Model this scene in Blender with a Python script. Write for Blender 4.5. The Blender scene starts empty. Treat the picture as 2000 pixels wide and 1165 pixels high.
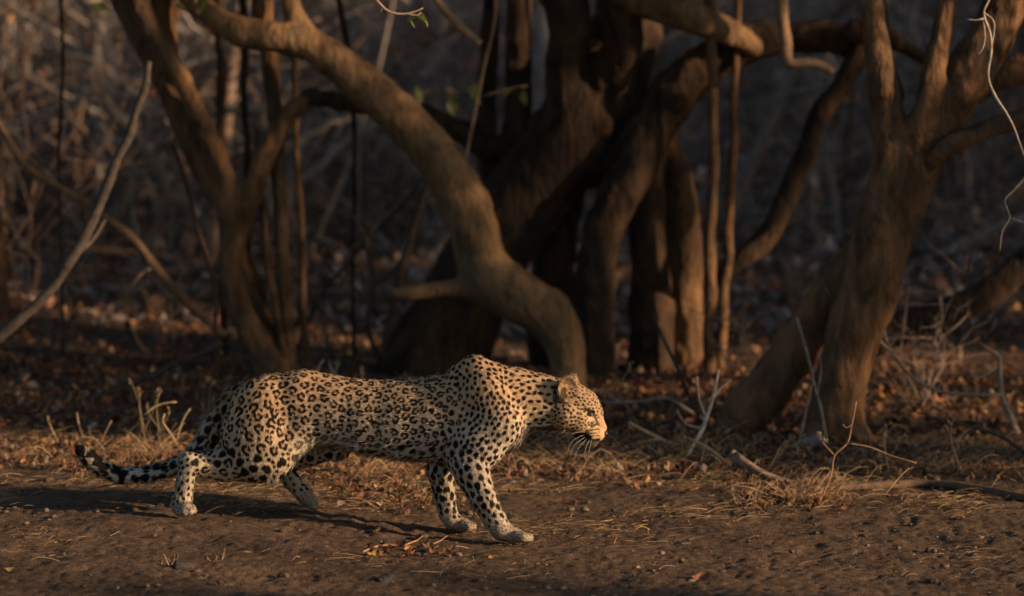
import bpy, math, random
import numpy as np
from mathutils import Vector, Matrix

rng = np.random.default_rng(11)
random.seed(11)
scene = bpy.context.scene
COL = scene.collection

# ------------------------------------------------------------------ camera
FPX, CAM_H, CAM_D = 7059.0, 2.0, 12.0          # focal length in 2000-px pixels, camera height, distance to the leopard
PITCH = math.atan((582.5 + 111.0) / FPX)
cam_data = bpy.data.cameras.new('camera')
cam_data.sensor_width = 36.0
cam_data.lens = FPX * 36.0 / 2000.0
cam_data.clip_start = 0.5
cam_data.clip_end = 3000.0
cam_data.dof.use_dof = True
cam_data.dof.focus_distance = 12.05
cam_data.dof.aperture_fstop = 2.0
cam = bpy.data.objects.new('camera', cam_data)
cam.location = (0, -CAM_D, CAM_H)
cam.rotation_euler = (math.pi / 2 - PITCH, 0, 0)
COL.objects.link(cam)
scene.camera = cam

# ------------------------------------------------------------------ sky, sun, exposure
SUN_EL = math.radians(15.0)
SUN_AZ = math.radians(23.0)                      # turned from +X towards the camera
SUN_DIR = np.array([math.cos(SUN_EL) * math.cos(SUN_AZ), -math.cos(SUN_EL) * math.sin(SUN_AZ), math.sin(SUN_EL)])
world = bpy.data.worlds.new('World')
scene.world = world
world.use_nodes = True
wn = world.node_tree
wn.nodes.clear()
w_out = wn.nodes.new('ShaderNodeOutputWorld')
w_bg = wn.nodes.new('ShaderNodeBackground')
w_sky = wn.nodes.new('ShaderNodeTexSky')
w_sky.sky_type = 'NISHITA'
w_sky.sun_disc = False
w_sky.sun_elevation = SUN_EL
w_sky.sun_rotation = math.pi / 2 + SUN_AZ
w_bg.inputs['Strength'].default_value = 0.062
wn.links.new(w_sky.outputs[0], w_bg.inputs[0])
wn.links.new(w_bg.outputs[0], w_out.inputs[0])

sun_data = bpy.data.lights.new('sun', 'SUN')
sun_data.energy = 5.0
sun_data.angle = math.radians(1.4)
sun_data.color = (1.0, 0.65, 0.38)
sun = bpy.data.objects.new('sun', sun_data)
sun.rotation_euler = Vector(-SUN_DIR).to_track_quat('-Z', 'Y').to_euler()
sun.location = tuple(SUN_DIR * 40)
COL.objects.link(sun)

scene.render.engine = 'CYCLES'
scene.view_settings.view_transform = 'Standard'
scene.view_settings.look = 'None'
scene.view_settings.exposure = 0.62
scene.view_settings.gamma = 1.0
scene.view_settings.use_curve_mapping = False
scene.cycles.use_denoising = True
scene.cycles.max_bounces = 5
scene.cycles.diffuse_bounces = 3
scene.cycles.glossy_bounces = 2
scene.cycles.sample_clamp_indirect = 3.0
scene.render.film_transparent = False

# ------------------------------------------------------------------ helpers: picture geometry and terrain
CF = np.array([0, math.cos(PITCH), -math.sin(PITCH)])
CU = np.array([0, math.sin(PITCH), math.cos(PITCH)])
CR = np.array([1.0, 0, 0])
CC = np.array([0, -CAM_D, CAM_H])


def P(px, py, Y):
    """the point of the place seen at (px, py) of the photograph that lies at depth Y"""
    d = CF + (px - 1000) / FPX * CR - (py - 582.5) / FPX * CU
    return CC + (Y + CAM_D) / d[1] * d


def mpp(Y):
    return (Y + CAM_D) / FPX


def _hash(ix, iy, iz):
    h = (ix.astype(np.int64) * 374761393 + iy.astype(np.int64) * 668265263 + iz.astype(np.int64) * 2147483647 + 1013904223)
    h = ((h ^ (h >> 13)) & 0x7FFFFFFF) * 1274126177
    h = h ^ (h >> 16)
    return (h & 0xFFFFFF).astype(np.float64) / float(0xFFFFFF) * 2 - 1


def noise3(x, y, z):
    x, y, z = np.broadcast_arrays(np.asarray(x, float), np.asarray(y, float), np.asarray(z, float))
    ix, iy, iz = np.floor(x), np.floor(y), np.floor(z)
    fx, fy, fz = x - ix, y - iy, z - iz
    ux, uy, uz = (f * f * f * (f * (f * 6 - 15) + 10) for f in (fx, fy, fz))
    ix, iy, iz = ix.astype(np.int64), iy.astype(np.int64), iz.astype(np.int64)
    r = 0
    for dx in (0, 1):
        for dy in (0, 1):
            for dz in (0, 1):
                w = (ux if dx else 1 - ux) * (uy if dy else 1 - uy) * (uz if dz else 1 - uz)
                r = r + w * _hash(ix + dx, iy + dy, iz + dz)
    return r


def fbm(x, y, z, octaves=4, gain=0.5):
    a, f, r = 1.0, 1.0, 0
    for k in range(octaves):
        r = r + a * noise3(np.asarray(x) * f + 17.3 * k, np.asarray(y) * f - 9.1 * k, np.asarray(z) * f + 3.7 * k)
        a *= gain
        f *= 2.03
    return r


def sstep(a, b, x):
    t = np.clip((np.asarray(x, float) - a) / (b - a), 0, 1)
    return t * t * (3 - 2 * t)


def gz(x, y):
    """the lie of the land (without clods)"""
    x = np.asarray(x, float)
    y = np.asarray(y, float)
    z = 0.055 * sstep(0.3, -1.2, x) * np.exp(-(y / 2.5) ** 2)
    z = z + 0.05 * sstep(2.0, 5.0, y) * noise3(x * 0.5, y * 0.4, 2.5)
    z = z + 0.40 * sstep(7.0, 15.0, y) * (0.75 + 0.5 * sstep(-1.5, 1.5, x)) + 0.7 * sstep(16, 60, y) + 0.12 * sstep(-1.6, -3.5, x) * sstep(1.5, 4, y)
    return z


def Gs(px, py):
    """points of the ground seen at (px, py), for arrays"""
    px, py = np.asarray(px, float), np.asarray(py, float)
    d = CF + np.multiply.outer((px - 1000) / FPX, CR) - np.multiply.outer((py - 582.5) / FPX, CU)
    z = np.zeros(px.shape)
    for _ in range(9):
        p = CC + ((z - CC[2]) / d[..., 2])[..., None] * d
        z = 0.4 * z + 0.6 * gz(p[..., 0], p[..., 1])
    return p


def G(px, py):
    return Gs(np.array([px]), np.array([py]))[0]


# ------------------------------------------------------------------ helpers: objects
def setp(o, label=None, cat=None, group=None, kind=None):
    if label:
        o['label'] = label
    if cat:
        o['category'] = cat
    if group:
        o['group'] = group
    if kind:
        o['kind'] = kind
    return o


def thing(name, label, cat, loc, group=None):
    o = bpy.data.objects.new(name, None)
    o.location = tuple(float(v) for v in loc)
    o.empty_display_size = 0.1
    COL.objects.link(o)
    return setp(o, label, cat, group)


def adopt(o, parent):
    if parent is not None:
        o.parent = parent
        p, m = parent, Matrix.Identity(4)
        while p is not None:
            m = m  # world offsets are pure translations of the root
            p = p.parent
        root = parent
        while root.parent is not None:
            root = root.parent
        if parent is root:
            o.matrix_parent_inverse = Matrix.Translation(-root.location)
        else:
            o.matrix_parent_inverse = Matrix.Identity(4)
    return o


def mesh_obj(name, verts, faces, mat, parent=None, smooth=True, colors=None, local=None):
    """verts (n,3) in place coordinates; faces (m,3|4) array or list"""
    me = bpy.data.meshes.new(name)
    V = np.asarray(verts, float)
    if local is not None:
        V = V - np.asarray(local)
    if isinstance(faces, np.ndarray):
        n, k = faces.shape
        me.vertices.add(len(V))
        me.vertices.foreach_set('co', V.astype(np.float32).ravel())
        me.loops.add(n * k)
        me.loops.foreach_set('vertex_index', faces.astype(np.int32).ravel())
        me.polygons.add(n)
        me.polygons.foreach_set('loop_start', np.arange(0, n * k, k, dtype=np.int32))
        me.polygons.foreach_set('loop_total', np.full(n, k, dtype=np.int32))
        me.update(calc_edges=True)
        me.validate()
    else:
        me.from_pydata([tuple(v) for v in V], [], faces)
        me.update()
    if smooth:
        me.polygons.foreach_set('use_smooth', np.ones(len(me.polygons), dtype=bool))
    if colors is not None:
        at = me.attributes.new('col', 'FLOAT_COLOR', 'POINT')
        c = np.ones((len(V), 4), np.float32)
        c[:, :3] = colors
        at.data.foreach_set('color', c.ravel())
    me.materials.append(mat)
    o = bpy.data.objects.new(name, me)
    if local is not None:
        o.location = tuple(float(v) for v in local)
    COL.objects.link(o)
    return adopt(o, parent)


class MB:
    """collects tubes and leaves that belong to one object"""
    def __init__(self):
        self.v, self.q, self.t, self.c, self.n = [], [], [], [], 0

    def add(self, v, quads=None, tris=None, col=(0.5, 0.5, 0.5)):
        v = np.asarray(v, float)
        self.v.append(v)
        self.c.append(np.broadcast_to(np.asarray(col, float), (len(v), 3)))
        if quads is not None and len(quads):
            q = np.asarray(quads) + self.n
            self.t.append(q[:, [0, 1, 2]])
            self.t.append(q[:, [0, 2, 3]])
        if tris is not None and len(tris):
            self.t.append(np.asarray(tris) + self.n)
        self.n += len(v)

    def tube(self, pts, rad, sides=6, col=(0.5, 0.5, 0.5), wob=0.0, seed=0.0):
        pts = np.asarray(pts, float)
        rad = np.broadcast_to(np.asarray(rad, float), (len(pts),))
        tan = np.gradient(pts, axis=0)
        tan /= np.linalg.norm(tan, axis=1, keepdims=True) + 1e-9
        ref = np.array([0.0, 1.0, 0.05]) if abs(tan[0][1]) < 0.9 else np.array([1.0, 0, 0])
        fr = []
        a = ref - tan[0] * ref.dot(tan[0])
        a /= np.linalg.norm(a)
        for t in tan:
            a = a - t * a.dot(t)
            a /= np.linalg.norm(a) + 1e-9
            fr.append((a, np.cross(t, a)))
        ang = np.arange(sides) / sides * 2 * math.pi
        V = []
        for i, (p, r, (a_, b_)) in enumerate(zip(pts, rad, fr)):
            rr = r * (1 + wob * noise3(np.cos(ang) * 1.3 + seed, np.sin(ang) * 1.3 + i * 0.37, seed * 3.1))
            V.append(p + np.outer(np.cos(ang) * rr, a_) + np.outer(np.sin(ang) * rr, b_))
        V.append(np.array([pts[0], pts[-1]]))
        V = np.vstack(V)
        n = len(pts)
        i, j = np.meshgrid(np.arange(n - 1), np.arange(sides), indexing='ij')
        i, j = i.ravel(), j.ravel()
        k = (j + 1) % sides
        quads = np.stack([i * sides + j, i * sides + k, (i + 1) * sides + k, (i + 1) * sides + j], 1)
        j = np.arange(sides)
        k = (j + 1) % sides
        t0 = np.stack([np.full(sides, n * sides), k, j], 1)
        t1 = np.stack([np.full(sides, n * sides + 1), (n - 1) * sides + j, (n - 1) * sides + k], 1)
        self.add(V, quads, np.vstack([t0, t1]), col)

    def strands(self, pts, rad, sides, cols):
        """many thin tubes at once: pts (N,K,3), rad (N,K), cols (N,3)"""
        N, K, _ = pts.shape
        tan = np.gradient(pts, axis=1)
        tan /= np.linalg.norm(tan, axis=2, keepdims=True) + 1e-9
        ref = np.where(np.abs(tan[:, :1, 2:3]) < 0.8, np.array([0, 0, 1.0]), np.array([1.0, 0.2, 0]))
        a = np.cross(tan, np.broadcast_to(ref, tan.shape))
        a /= np.linalg.norm(a, axis=2, keepdims=True) + 1e-9
        b = np.cross(tan, a)
        ang = np.arange(sides) / sides * 2 * math.pi
        V = pts[:, :, None] + rad[:, :, None, None] * (np.cos(ang)[None, None, :, None] * a[:, :, None] + np.sin(ang)[None, None, :, None] * b[:, :, None])
        base = np.arange(N)[:, None, None] * K * sides
        i = np.arange(K - 1)[None, :, None] * sides
        j = np.arange(sides)[None, None, :]
        k = (j + 1) % sides
        q = np.stack([base + i + j, base + i + k, base + i + sides + k, base + i + sides + j], -1).reshape(-1, 4)
        self.v.append(V.reshape(-1, 3))
        self.c.append(np.repeat(cols, K * sides, 0))
        self.t.append(q[:, [0, 1, 2]] + self.n)
        self.t.append(q[:, [0, 2, 3]] + self.n)
        self.n += N * K * sides

    def build(self, name, mat, parent=None, smooth=True, local=None):
        V = np.vstack(self.v)
        T = np.vstack(self.t)
        return mesh_obj(name, V, T, mat, parent, smooth, np.vstack(self.c), local)


def smooth_path(pts, step):
    """Catmull-Rom through rows of (x, y, z, r ...) resampled at about step"""
    A = np.asarray(pts, float)
    B = np.vstack([2 * A[0] - A[1], A, 2 * A[-1] - A[-2]])
    out = []
    for i in range(1, len(B) - 2):
        p0, p1, p2, p3 = B[i - 1:i + 3]
        n = max(2, int(np.linalg.norm((p2 - p1)[:3]) / step))
        for t in np.arange(n) / n:
            out.append(0.5 * (2 * p1 + (p2 - p0) * t + (2 * p0 - 5 * p1 + 4 * p2 - p3) * t * t + (3 * p1 - p0 - 3 * p2 + p3) * t ** 3))
    out.append(A[-1])
    return np.array(out)


# ------------------------------------------------------------------ helpers: smooth bodies (distance field -> continuous skin)
class Field:
    def __init__(self, lo, hi, cell):
        self.lo, self.cell = np.asarray(lo, float), cell
        self.n = np.ceil((np.asarray(hi) - self.lo) / cell).astype(int) + 1
        self.f = np.full(self.n, 1.0, np.float32)
        self.prims = []

    def _window(self, lo, hi):
        a = np.maximum(0, np.floor((lo - self.lo) / self.cell).astype(int))
        b = np.minimum(self.n, np.ceil((hi - self.lo) / self.cell).astype(int) + 1)
        if np.any(b <= a):
            return None
        ax = [self.lo[i] + self.cell * np.arange(a[i], b[i]) for i in range(3)]
        X, Y, Z = np.meshgrid(*ax, indexing='ij')
        return tuple(slice(a[i], b[i]) for i in range(3)), np.stack([X, Y, Z], -1).astype(np.float32)

    def put(self, fn, lo, hi, k, tag=None, flow=None):
        m = k * 1.2 + 3 * self.cell
        w = self._window(np.asarray(lo) - m, np.asarray(hi) + m)
        self.prims.append((fn, tag, flow))
        if w is None:
            return
        sl, X = w
        d = fn(X).astype(np.float32)
        f = self.f[sl]
        h = np.clip(0.5 + 0.5 * (f - d) / k, 0, 1)
        self.f[sl] = f * (1 - h) + d * h - k * h * (1 - h)

    def cone(self, a, b, ra, rb, k, squash=1.0, axis=(0, 1, 0), tag=None, flow=None):
        """tapered capsule a->b; squash narrows it along axis"""
        a, b, ax = (np.asarray(v, float) for v in (a, b, axis))
        ax = ax / np.linalg.norm(ax)

        def tr(X):
            q = X - a
            if squash != 1.0:
                s = q @ ax
                q = q + np.multiply.outer(s * (1 / squash - 1), ax)
            return q
        bb = tr(b[None])[0]
        L2 = bb @ bb + 1e-12

        def fn(X):
            q = tr(X)
            t = np.clip((q @ bb) / L2, 0, 1)
            d = np.linalg.norm(q - t[..., None] * bb, axis=-1) - (ra + (rb - ra) * t)
            return d * (min(1.0, squash) ** 0.5)
        R = max(ra, rb) * max(1, squash)
        self.put(fn, np.minimum(a, b) - R, np.maximum(a, b) + R, k, tag, (b - a) if flow is None else flow)

    def cup(self, c, face, r, depth, thick, k, tag=None, tall=1.0):
        c, face = np.asarray(c, float), np.asarray(face, float)
        face = face / np.linalg.norm(face)
        Rs = (r * r + depth * depth) / (2 * depth)
        cs = c + face * (Rs - depth)

        def fn(X):
            a = np.abs(np.linalg.norm(X - cs, axis=-1) - Rs) - thick
            q = (X - c) * np.array([1, 1, 1 / tall])
            b = np.linalg.norm(q, axis=-1) - r
            return np.maximum(a, b)
        R = r * max(1, tall) + thick
        self.put(fn, c - R, c + R, k, tag, np.array([-0.3, 0, 1.0]))

    def carve(self, c, r, k):
        c = np.asarray(c, float)
        w = self._window(c - r - k * 2, c + r + k * 2)
        if w is None:
            return
        sl, X = w
        d = -(np.linalg.norm(X - c, axis=-1) - r).astype(np.float32)
        f = self.f[sl]
        h = np.clip(0.5 + 0.5 * (d - f) / k, 0, 1)
        self.f[sl] = f * (1 - h) + d * h + k * h * (1 - h)

    def surface(self, relax=2):
        f = self.f
        s = f < 0
        nx, ny, nz = f.shape
        c = np.zeros((nx - 1, ny - 1, nz - 1), np.int8)
        for dx in (0, 1):
            for dy in (0, 1):
                for dz in (0, 1):
                    c += s[dx:nx - 1 + dx, dy:ny - 1 + dy, dz:nz - 1 + dz]
        act = (c > 0) & (c < 8)
        idx = np.full(act.shape, -1, np.int64)
        I = np.argwhere(act)
        idx[act] = np.arange(len(I))
        acc = np.zeros((len(I), 3))
        cnt = np.zeros(len(I))
        cor = [(dx, dy, dz) for dx in (0, 1) for dy in (0, 1) for dz in (0, 1)]
        val = [f[I[:, 0] + d[0], I[:, 1] + d[1], I[:, 2] + d[2]] for d in cor]
        for i in range(8):
            for j in range(i + 1, 8):
                if sum(abs(cor[i][k] - cor[j][k]) for k in range(3)) != 1:
                    continue
                a, b = val[i], val[j]
                m = (a < 0) != (b < 0)
                t = np.where(m, a / np.where(m, a - b, 1), 0)
                p = np.array(cor[i]) + np.outer(t, np.array(cor[j]) - np.array(cor[i]))
                acc[m] += p[m]
                cnt[m] += 1
        V = self.lo + self.cell * (I + acc / cnt[:, None])
        quads = []
        for axis in range(3):
            a1, a2 = (axis + 1) % 3, (axis + 2) % 3
            s0 = [slice(None)] * 3
            s1 = [slice(None)] * 3
            s0[axis], s1[axis] = slice(0, -1), slice(1, None)
            A, B = s[tuple(s0)], s[tuple(s1)]
            E = np.argwhere(A != B)
            sgn = A[E[:, 0], E[:, 1], E[:, 2]]
            ok = np.ones(len(E), bool)
            for a_ in (a1, a2):
                ok &= (E[:, a_] > 0) & (E[:, a_] < f.shape[a_] - 1)
            E, sgn = E[ok], sgn[ok]
            cs = []
            for o1, o2 in ((-1, -1), (0, -1), (0, 0), (-1, 0)):
                e = E.copy()
                e[:, a1] += o1
                e[:, a2] += o2
                cs.append(idx[e[:, 0], e[:, 1], e[:, 2]])
            q = np.stack(cs, 1)
            q[~sgn] = q[~sgn][:, ::-1]
            quads.append(q)
        Q = np.vstack(quads)
        Q = Q[(Q >= 0).all(1)]
        for _ in range(relax):
            acc = np.zeros_like(V)
            cn = np.zeros(len(V))
            for i, j in ((0, 1), (1, 2), (2, 3), (3, 0)):
                np.add.at(acc, Q[:, i], V[Q[:, j]])
                np.add.at(acc, Q[:, j], V[Q[:, i]])
                np.add.at(cn, Q[:, i], 1)
                np.add.at(cn, Q[:, j], 1)
            V = 0.5 * V + 0.5 * acc / np.maximum(cn, 1)[:, None]
        return V, Q


def vnormals(V, Q):
    N = np.zeros_like(V)
    fn = np.cross(V[Q[:, 2]] - V[Q[:, 0]], V[Q[:, 3]] - V[Q[:, 1]])
    for i in range(4):
        np.add.at(N, Q[:, i], fn)
    return N / (np.linalg.norm(N, axis=1, keepdims=True) + 1e-12)


# ------------------------------------------------------------------ materials
def new_mat(name):
    m = bpy.data.materials.new(name)
    m.use_nodes = True
    nt = m.node_tree
    return m, nt, nt.nodes['Principled BSDF']


def mat_plain(name, col, rough=0.7, spec=0.3):
    m, nt, b = new_mat(name)
    b.inputs['Base Color'].default_value = (*col, 1)
    b.inputs['Roughness'].default_value = rough
    b.inputs['Specular IOR Level'].default_value = spec
    return m


def mat_attr(name, rough=0.8, spec=0.2, scale=60.0, amount=0.35, trans=0.0):
    """colour of each piece from its own 'col' attribute, with grain"""
    m, nt, b = new_mat(name)
    a = nt.nodes.new('ShaderNodeAttribute')
    a.attribute_name = 'col'
    tc = nt.nodes.new('ShaderNodeTexCoord')
    n = nt.nodes.new('ShaderNodeTexNoise')
    n.inputs['Scale'].default_value = scale
    n.inputs['Detail'].default_value = 4
    mr = nt.nodes.new('ShaderNodeMapRange')
    mr.inputs['From Min'].default_value = 0.25
    mr.inputs['From Max'].default_value = 0.75
    mr.inputs['To Min'].default_value = 1 - amount
    mr.inputs['To Max'].default_value = 1 + amount
    mx = nt.nodes.new('ShaderNodeMix')
    mx.data_type = 'RGBA'
    mx.blend_type = 'MULTIPLY'
    mx.inputs[0].default_value = 1.0
    nt.links.new(tc.outputs['Object'], n.inputs['Vector'])
    nt.links.new(n.outputs['Fac'], mr.inputs['Value'])
    nt.links.new(a.outputs['Color'], mx.inputs[6])
    nt.links.new(mr.outputs['Result'], mx.inputs[7])
    nt.links.new(mx.outputs[2], b.inputs['Base Color'])
    b.inputs['Roughness'].default_value = rough
    b.inputs['Specular IOR Level'].default_value = spec
    if trans:
        out = nt.nodes['Material Output']
        tb = nt.nodes.new('ShaderNodeBsdfTranslucent')
        ms = nt.nodes.new('ShaderNodeMixShader')
        ms.inputs[0].default_value = trans
        nt.links.new(mx.outputs[2], tb.inputs['Color'])
        nt.links.new(b.outputs[0], ms.inputs[1])
        nt.links.new(tb.outputs[0], ms.inputs[2])
        nt.links.new(ms.outputs[0], out.inputs['Surface'])
    return m


def mat_bark(name, dark, light, patch, scale=9.0, bump=0.6):
    """bark: pale smooth plates, darker furrows and lichen patches"""
    m, nt, b = new_mat(name)
    tc = nt.nodes.new('ShaderNodeTexCoord')
    mp = nt.nodes.new('ShaderNodeMapping')
    mp.inputs['Scale'].default_value = (1, 1, 0.45)
    n1 = nt.nodes.new('ShaderNodeTexNoise')
    n1.inputs['Scale'].default_value = scale
    n1.inputs['Detail'].default_value = 8
    n1.inputs['Roughness'].default_value = 0.65
    n1.inputs['Distortion'].default_value = 0.8
    r1 = nt.nodes.new('ShaderNodeValToRGB')
    r1.color_ramp.elements[0].position = 0.38
    r1.color_ramp.elements[0].color = (*dark, 1)
    r1.color_ramp.elements[1].position = 0.62
    r1.color_ramp.elements[1].color = (*light, 1)
    n2 = nt.nodes.new('ShaderNodeTexNoise')
    n2.inputs['Scale'].default_value = 6.5
    n2.inputs['Detail'].default_value = 5
    r2 = nt.nodes.new('ShaderNodeValToRGB')
    r2.color_ramp.elements[0].position = 0.55
    r2.color_ramp.elements[0].color = (0, 0, 0, 1)
    r2.color_ramp.elements[1].position = 0.70
    r2.color_ramp.elements[1].color = (0.8, 0.8, 0.8, 1)
    mx = nt.nodes.new('ShaderNodeMix')
    mx.data_type = 'RGBA'
    mx.inputs[7].default_value = (*patch, 1)
    n3 = nt.nodes.new('ShaderNodeTexNoise')
    n3.inputs['Scale'].default_value = 45
    n3.inputs['Detail'].default_value = 6
    bp = nt.nodes.new('ShaderNodeBump')
    bp.inputs['Strength'].default_value = 1.0
    bp.inputs['Distance'].default_value = 0.03 * bump
    ad = nt.nodes.new('ShaderNodeMath')
    ad.operation = 'ADD'
    L = nt.links.new
    L(tc.outputs['Object'], mp.inputs['Vector'])
    for n in (n1, n2, n3):
        L(mp.outputs[0], n.inputs['Vector'])
    L(n1.outputs['Fac'], r1.inputs[0])
    L(n2.outputs['Fac'], r2.inputs[0])
    L(r2.outputs[0], mx.inputs[0])
    L(r1.outputs[0], mx.inputs[6])
    L(mx.outputs[2], b.inputs['Base Color'])
    L(n1.outputs['Fac'], ad.inputs[0])
    L(n3.outputs['Fac'], ad.inputs[1])
    L(ad.outputs[0], bp.inputs['Height'])
    L(bp.outputs[0], b.inputs['Normal'])
    b.inputs['Roughness'].default_value = 0.85
    b.inputs['Specular IOR Level'].default_value = 0.25
    return m


def mat_ground():
    m, nt, b = new_mat('packed_earth')
    L = nt.links.new
    tc = nt.nodes.new('ShaderNodeTexCoord')

    def noise(scale, detail=6, rough=0.6):
        n = nt.nodes.new('ShaderNodeTexNoise')
        n.inputs['Scale'].default_value = scale
        n.inputs['Detail'].default_value = detail
        n.inputs['Roughness'].default_value = rough
        L(tc.outputs['Object'], n.inputs['Vector'])
        return n

    def ramp(a, ca, b_, cb):
        r = nt.nodes.new('ShaderNodeValToRGB')
        r.color_ramp.elements[0].position = a
        r.color_ramp.elements[0].color = (*ca, 1)
        r.color_ramp.elements[1].position = b_
        r.color_ramp.elements[1].color = (*cb, 1)
        return r
    n1, n2, n3 = noise(3.0, 8, 0.62), noise(24, 8, 0.7), noise(130, 4, 0.6)
    r1 = ramp(0.3, (0.080, 0.057, 0.040), 0.72, (0.165, 0.117, 0.080))
    L(n1.outputs['Fac'], r1.inputs[0])
    r2 = ramp(0.30, (0.45, 0.43, 0.42), 0.62, (1.12, 1.1, 1.08))
    L(n2.outputs['Fac'], r2.inputs[0])
    mx = nt.nodes.new('ShaderNodeMix')
    mx.data_type = 'RGBA'
    mx.blend_type = 'MULTIPLY'
    mx.inputs[0].default_value = 1
    L(r1.outputs[0], mx.inputs[6])
    L(r2.outputs[0], mx.inputs[7])
    r3 = ramp(0.35, (0.7, 0.68, 0.66), 0.7, (1.2, 1.2, 1.2))
    L(n3.outputs['Fac'], r3.inputs[0])
    mx2 = nt.nodes.new('ShaderNodeMix')
    mx2.data_type = 'RGBA'
    mx2.blend_type = 'MULTIPLY'
    mx2.inputs[0].default_value = 1
    L(mx.outputs[2], mx2.inputs[6])
    L(r3.outputs[0], mx2.inputs[7])
    L(mx2.outputs[2], b.inputs['Base Color'])
    bp = nt.nodes.new('ShaderNodeBump')
    bp.inputs['Strength'].default_value = 0.7
    bp.inputs['Distance'].default_value = 0.009
    ad = nt.nodes.new('ShaderNodeMath')
    ad.operation = 'ADD'
    L(n2.outputs['Fac'], ad.inputs[0])
    L(n3.outputs['Fac'], ad.inputs[1])
    L(ad.outputs[0], bp.inputs['Height'])
    L(bp.outputs[0], b.inputs['Normal'])
    b.inputs['Roughness'].default_value = 0.95
    b.inputs['Specular IOR Level'].default_value = 0.12
    return m


M_GROUND = mat_ground()
M_LEAF = mat_attr('dry_leaf', 0.75, 0.25, 40, 0.35, 0.25)
M_GREEN = mat_attr('green_leaf', 0.5, 0.4, 30, 0.25, 0.35)
M_STRAW = mat_attr('straw', 0.6, 0.35, 50, 0.3, 0.1)
M_TWIG = mat_attr('twig', 0.85, 0.2, 35, 0.45)
M_CLOD = mat_attr('clod', 0.95, 0.1, 60, 0.45)
M_BARK_L = mat_bark('bark_brown', (0.0507, 0.0304, 0.0172), (0.1794, 0.0998, 0.0484), (0.1014, 0.0702, 0.0452))
M_BARK_A = mat_bark('bark_pale', (0.0850, 0.0544, 0.0306), (0.2295, 0.1403, 0.0723), (0.1275, 0.0935, 0.0595))
M_BARK_C = mat_bark('bark_dark', (0.0174, 0.0118, 0.0087), (0.0713, 0.0409, 0.0223), (0.0310, 0.0229, 0.0167))
M_BARK_R = mat_bark('bark_ruddy', (0.0440, 0.0264, 0.0152), (0.1840, 0.1008, 0.0496), (0.0960, 0.0656, 0.0440))

# ================================================================== THE GROUND
def axis_coords(lo, hi, step, far, grow):
    a = list(np.arange(lo, hi + step * 0.5, step))
    s, x = step, a[-1]
    while x < far[1]:
        s *= grow
        x += s
        a.append(x)
    s, x = step, a[0]
    pre = []
    while x > far[0]:
        s *= grow
        x -= s
        pre.append(x)
    return np.array(pre[::-1] + a)


def build_ground():
    xs = axis_coords(-2.1, 2.1, 0.0095, (-900, 900), 1.14)
    ys = axis_coords(-1.4, 2.2, 0.0125, (-60, 1500), 1.11)
    X, Y = np.meshgrid(xs, ys, indexing='ij')
    Z = gz(X, Y)
    near = sstep(7, 3, np.hypot(X, Y))
    Z = Z + near * (0.010 * fbm(X * 3, Y * 3, 0.3, 3) + 0.0038 * fbm(X * 14, Y * 14, 5.1, 3) + 0.0036 * fbm(X * 55, Y * 55, 9.0, 2))
    ridge = np.abs(noise3(X * 9, Y * 13, 4.4))
    Z = Z - near * 0.007 * sstep(0.14, 0.0, ridge) * sstep(-0.1, 0.5, noise3(X * 2, Y * 2, 8.8))
    nx, ny = X.shape
    V = np.stack([X, Y, Z], -1).reshape(-1, 3)
    i, j = np.meshgrid(np.arange(nx - 1), np.arange(ny - 1), indexing='ij')
    i, j = i.ravel(), j.ravel()
    Q = np.stack([i * ny + j, (i + 1) * ny + j, (i + 1) * ny + j + 1, i * ny + j + 1], 1)
    o = mesh_obj('ground', V, Q, M_GROUND)
    return setp(o, 'bare brown earth of the clearing under the trees', kind='structure')


build_ground()


LEAF_COLS = np.array([(0.27, 0.13, 0.06), (0.21, 0.095, 0.05), (0.13, 0.07, 0.045), (0.26, 0.17, 0.10), (0.16, 0.07, 0.05),
                      (0.38, 0.22, 0.10), (0.10, 0.06, 0.045), (0.26, 0.20, 0.16)])


def leaf_shape(L, W, curl, fold, nseg=4):
    """blade of a leaf lying along +X, curled and folded: verts, quads"""
    v, q = [], []
    for i in range(nseg + 1):
        t = i / nseg
        w = W * math.sin(math.pi * min(0.97, max(0.04, t ** 0.85))) * 0.5
        z = curl * (t - 0.5) ** 2 * L * 2
        v += [(t * L - L / 2, -w, z + fold * w), (t * L - L / 2, 0, z), (t * L - L / 2, w, z + fold * w)]
    for i in range(nseg):
        a = i * 3
        q += [(a, a + 3, a + 4, a + 1), (a + 1, a + 4, a + 5, a + 2)]
    return np.array(v), np.array(q)


def rot(yaw, pitch, roll):
    return np.array(Matrix.Rotation(yaw, 3, 'Z') @ Matrix.Rotation(pitch, 3, 'Y') @ Matrix.Rotation(roll, 3, 'X'))


LEAF_LIB = [leaf_shape(1.0, random.uniform(0.42, 0.62), random.uniform(-0.6, 0.9), random.uniform(-0.4, 0.7), 3) for _ in range(14)]


def gather(zone, n, r):
    """n points of the ground from a zone that yields arrays"""
    out = []
    m = 0
    while m < n:
        q = zone(r, max(2000, n))
        q = q[np.abs(q[:, 0]) < 1000.0 / FPX * (q[:, 1] + CAM_D) * 1.45 + 0.1]
        out.append(q)
        m += len(q)
    q = np.vstack(out)[:n]
    return q[:, 0], q[:, 1], gz(q[:, 0], q[:, 1])


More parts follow.
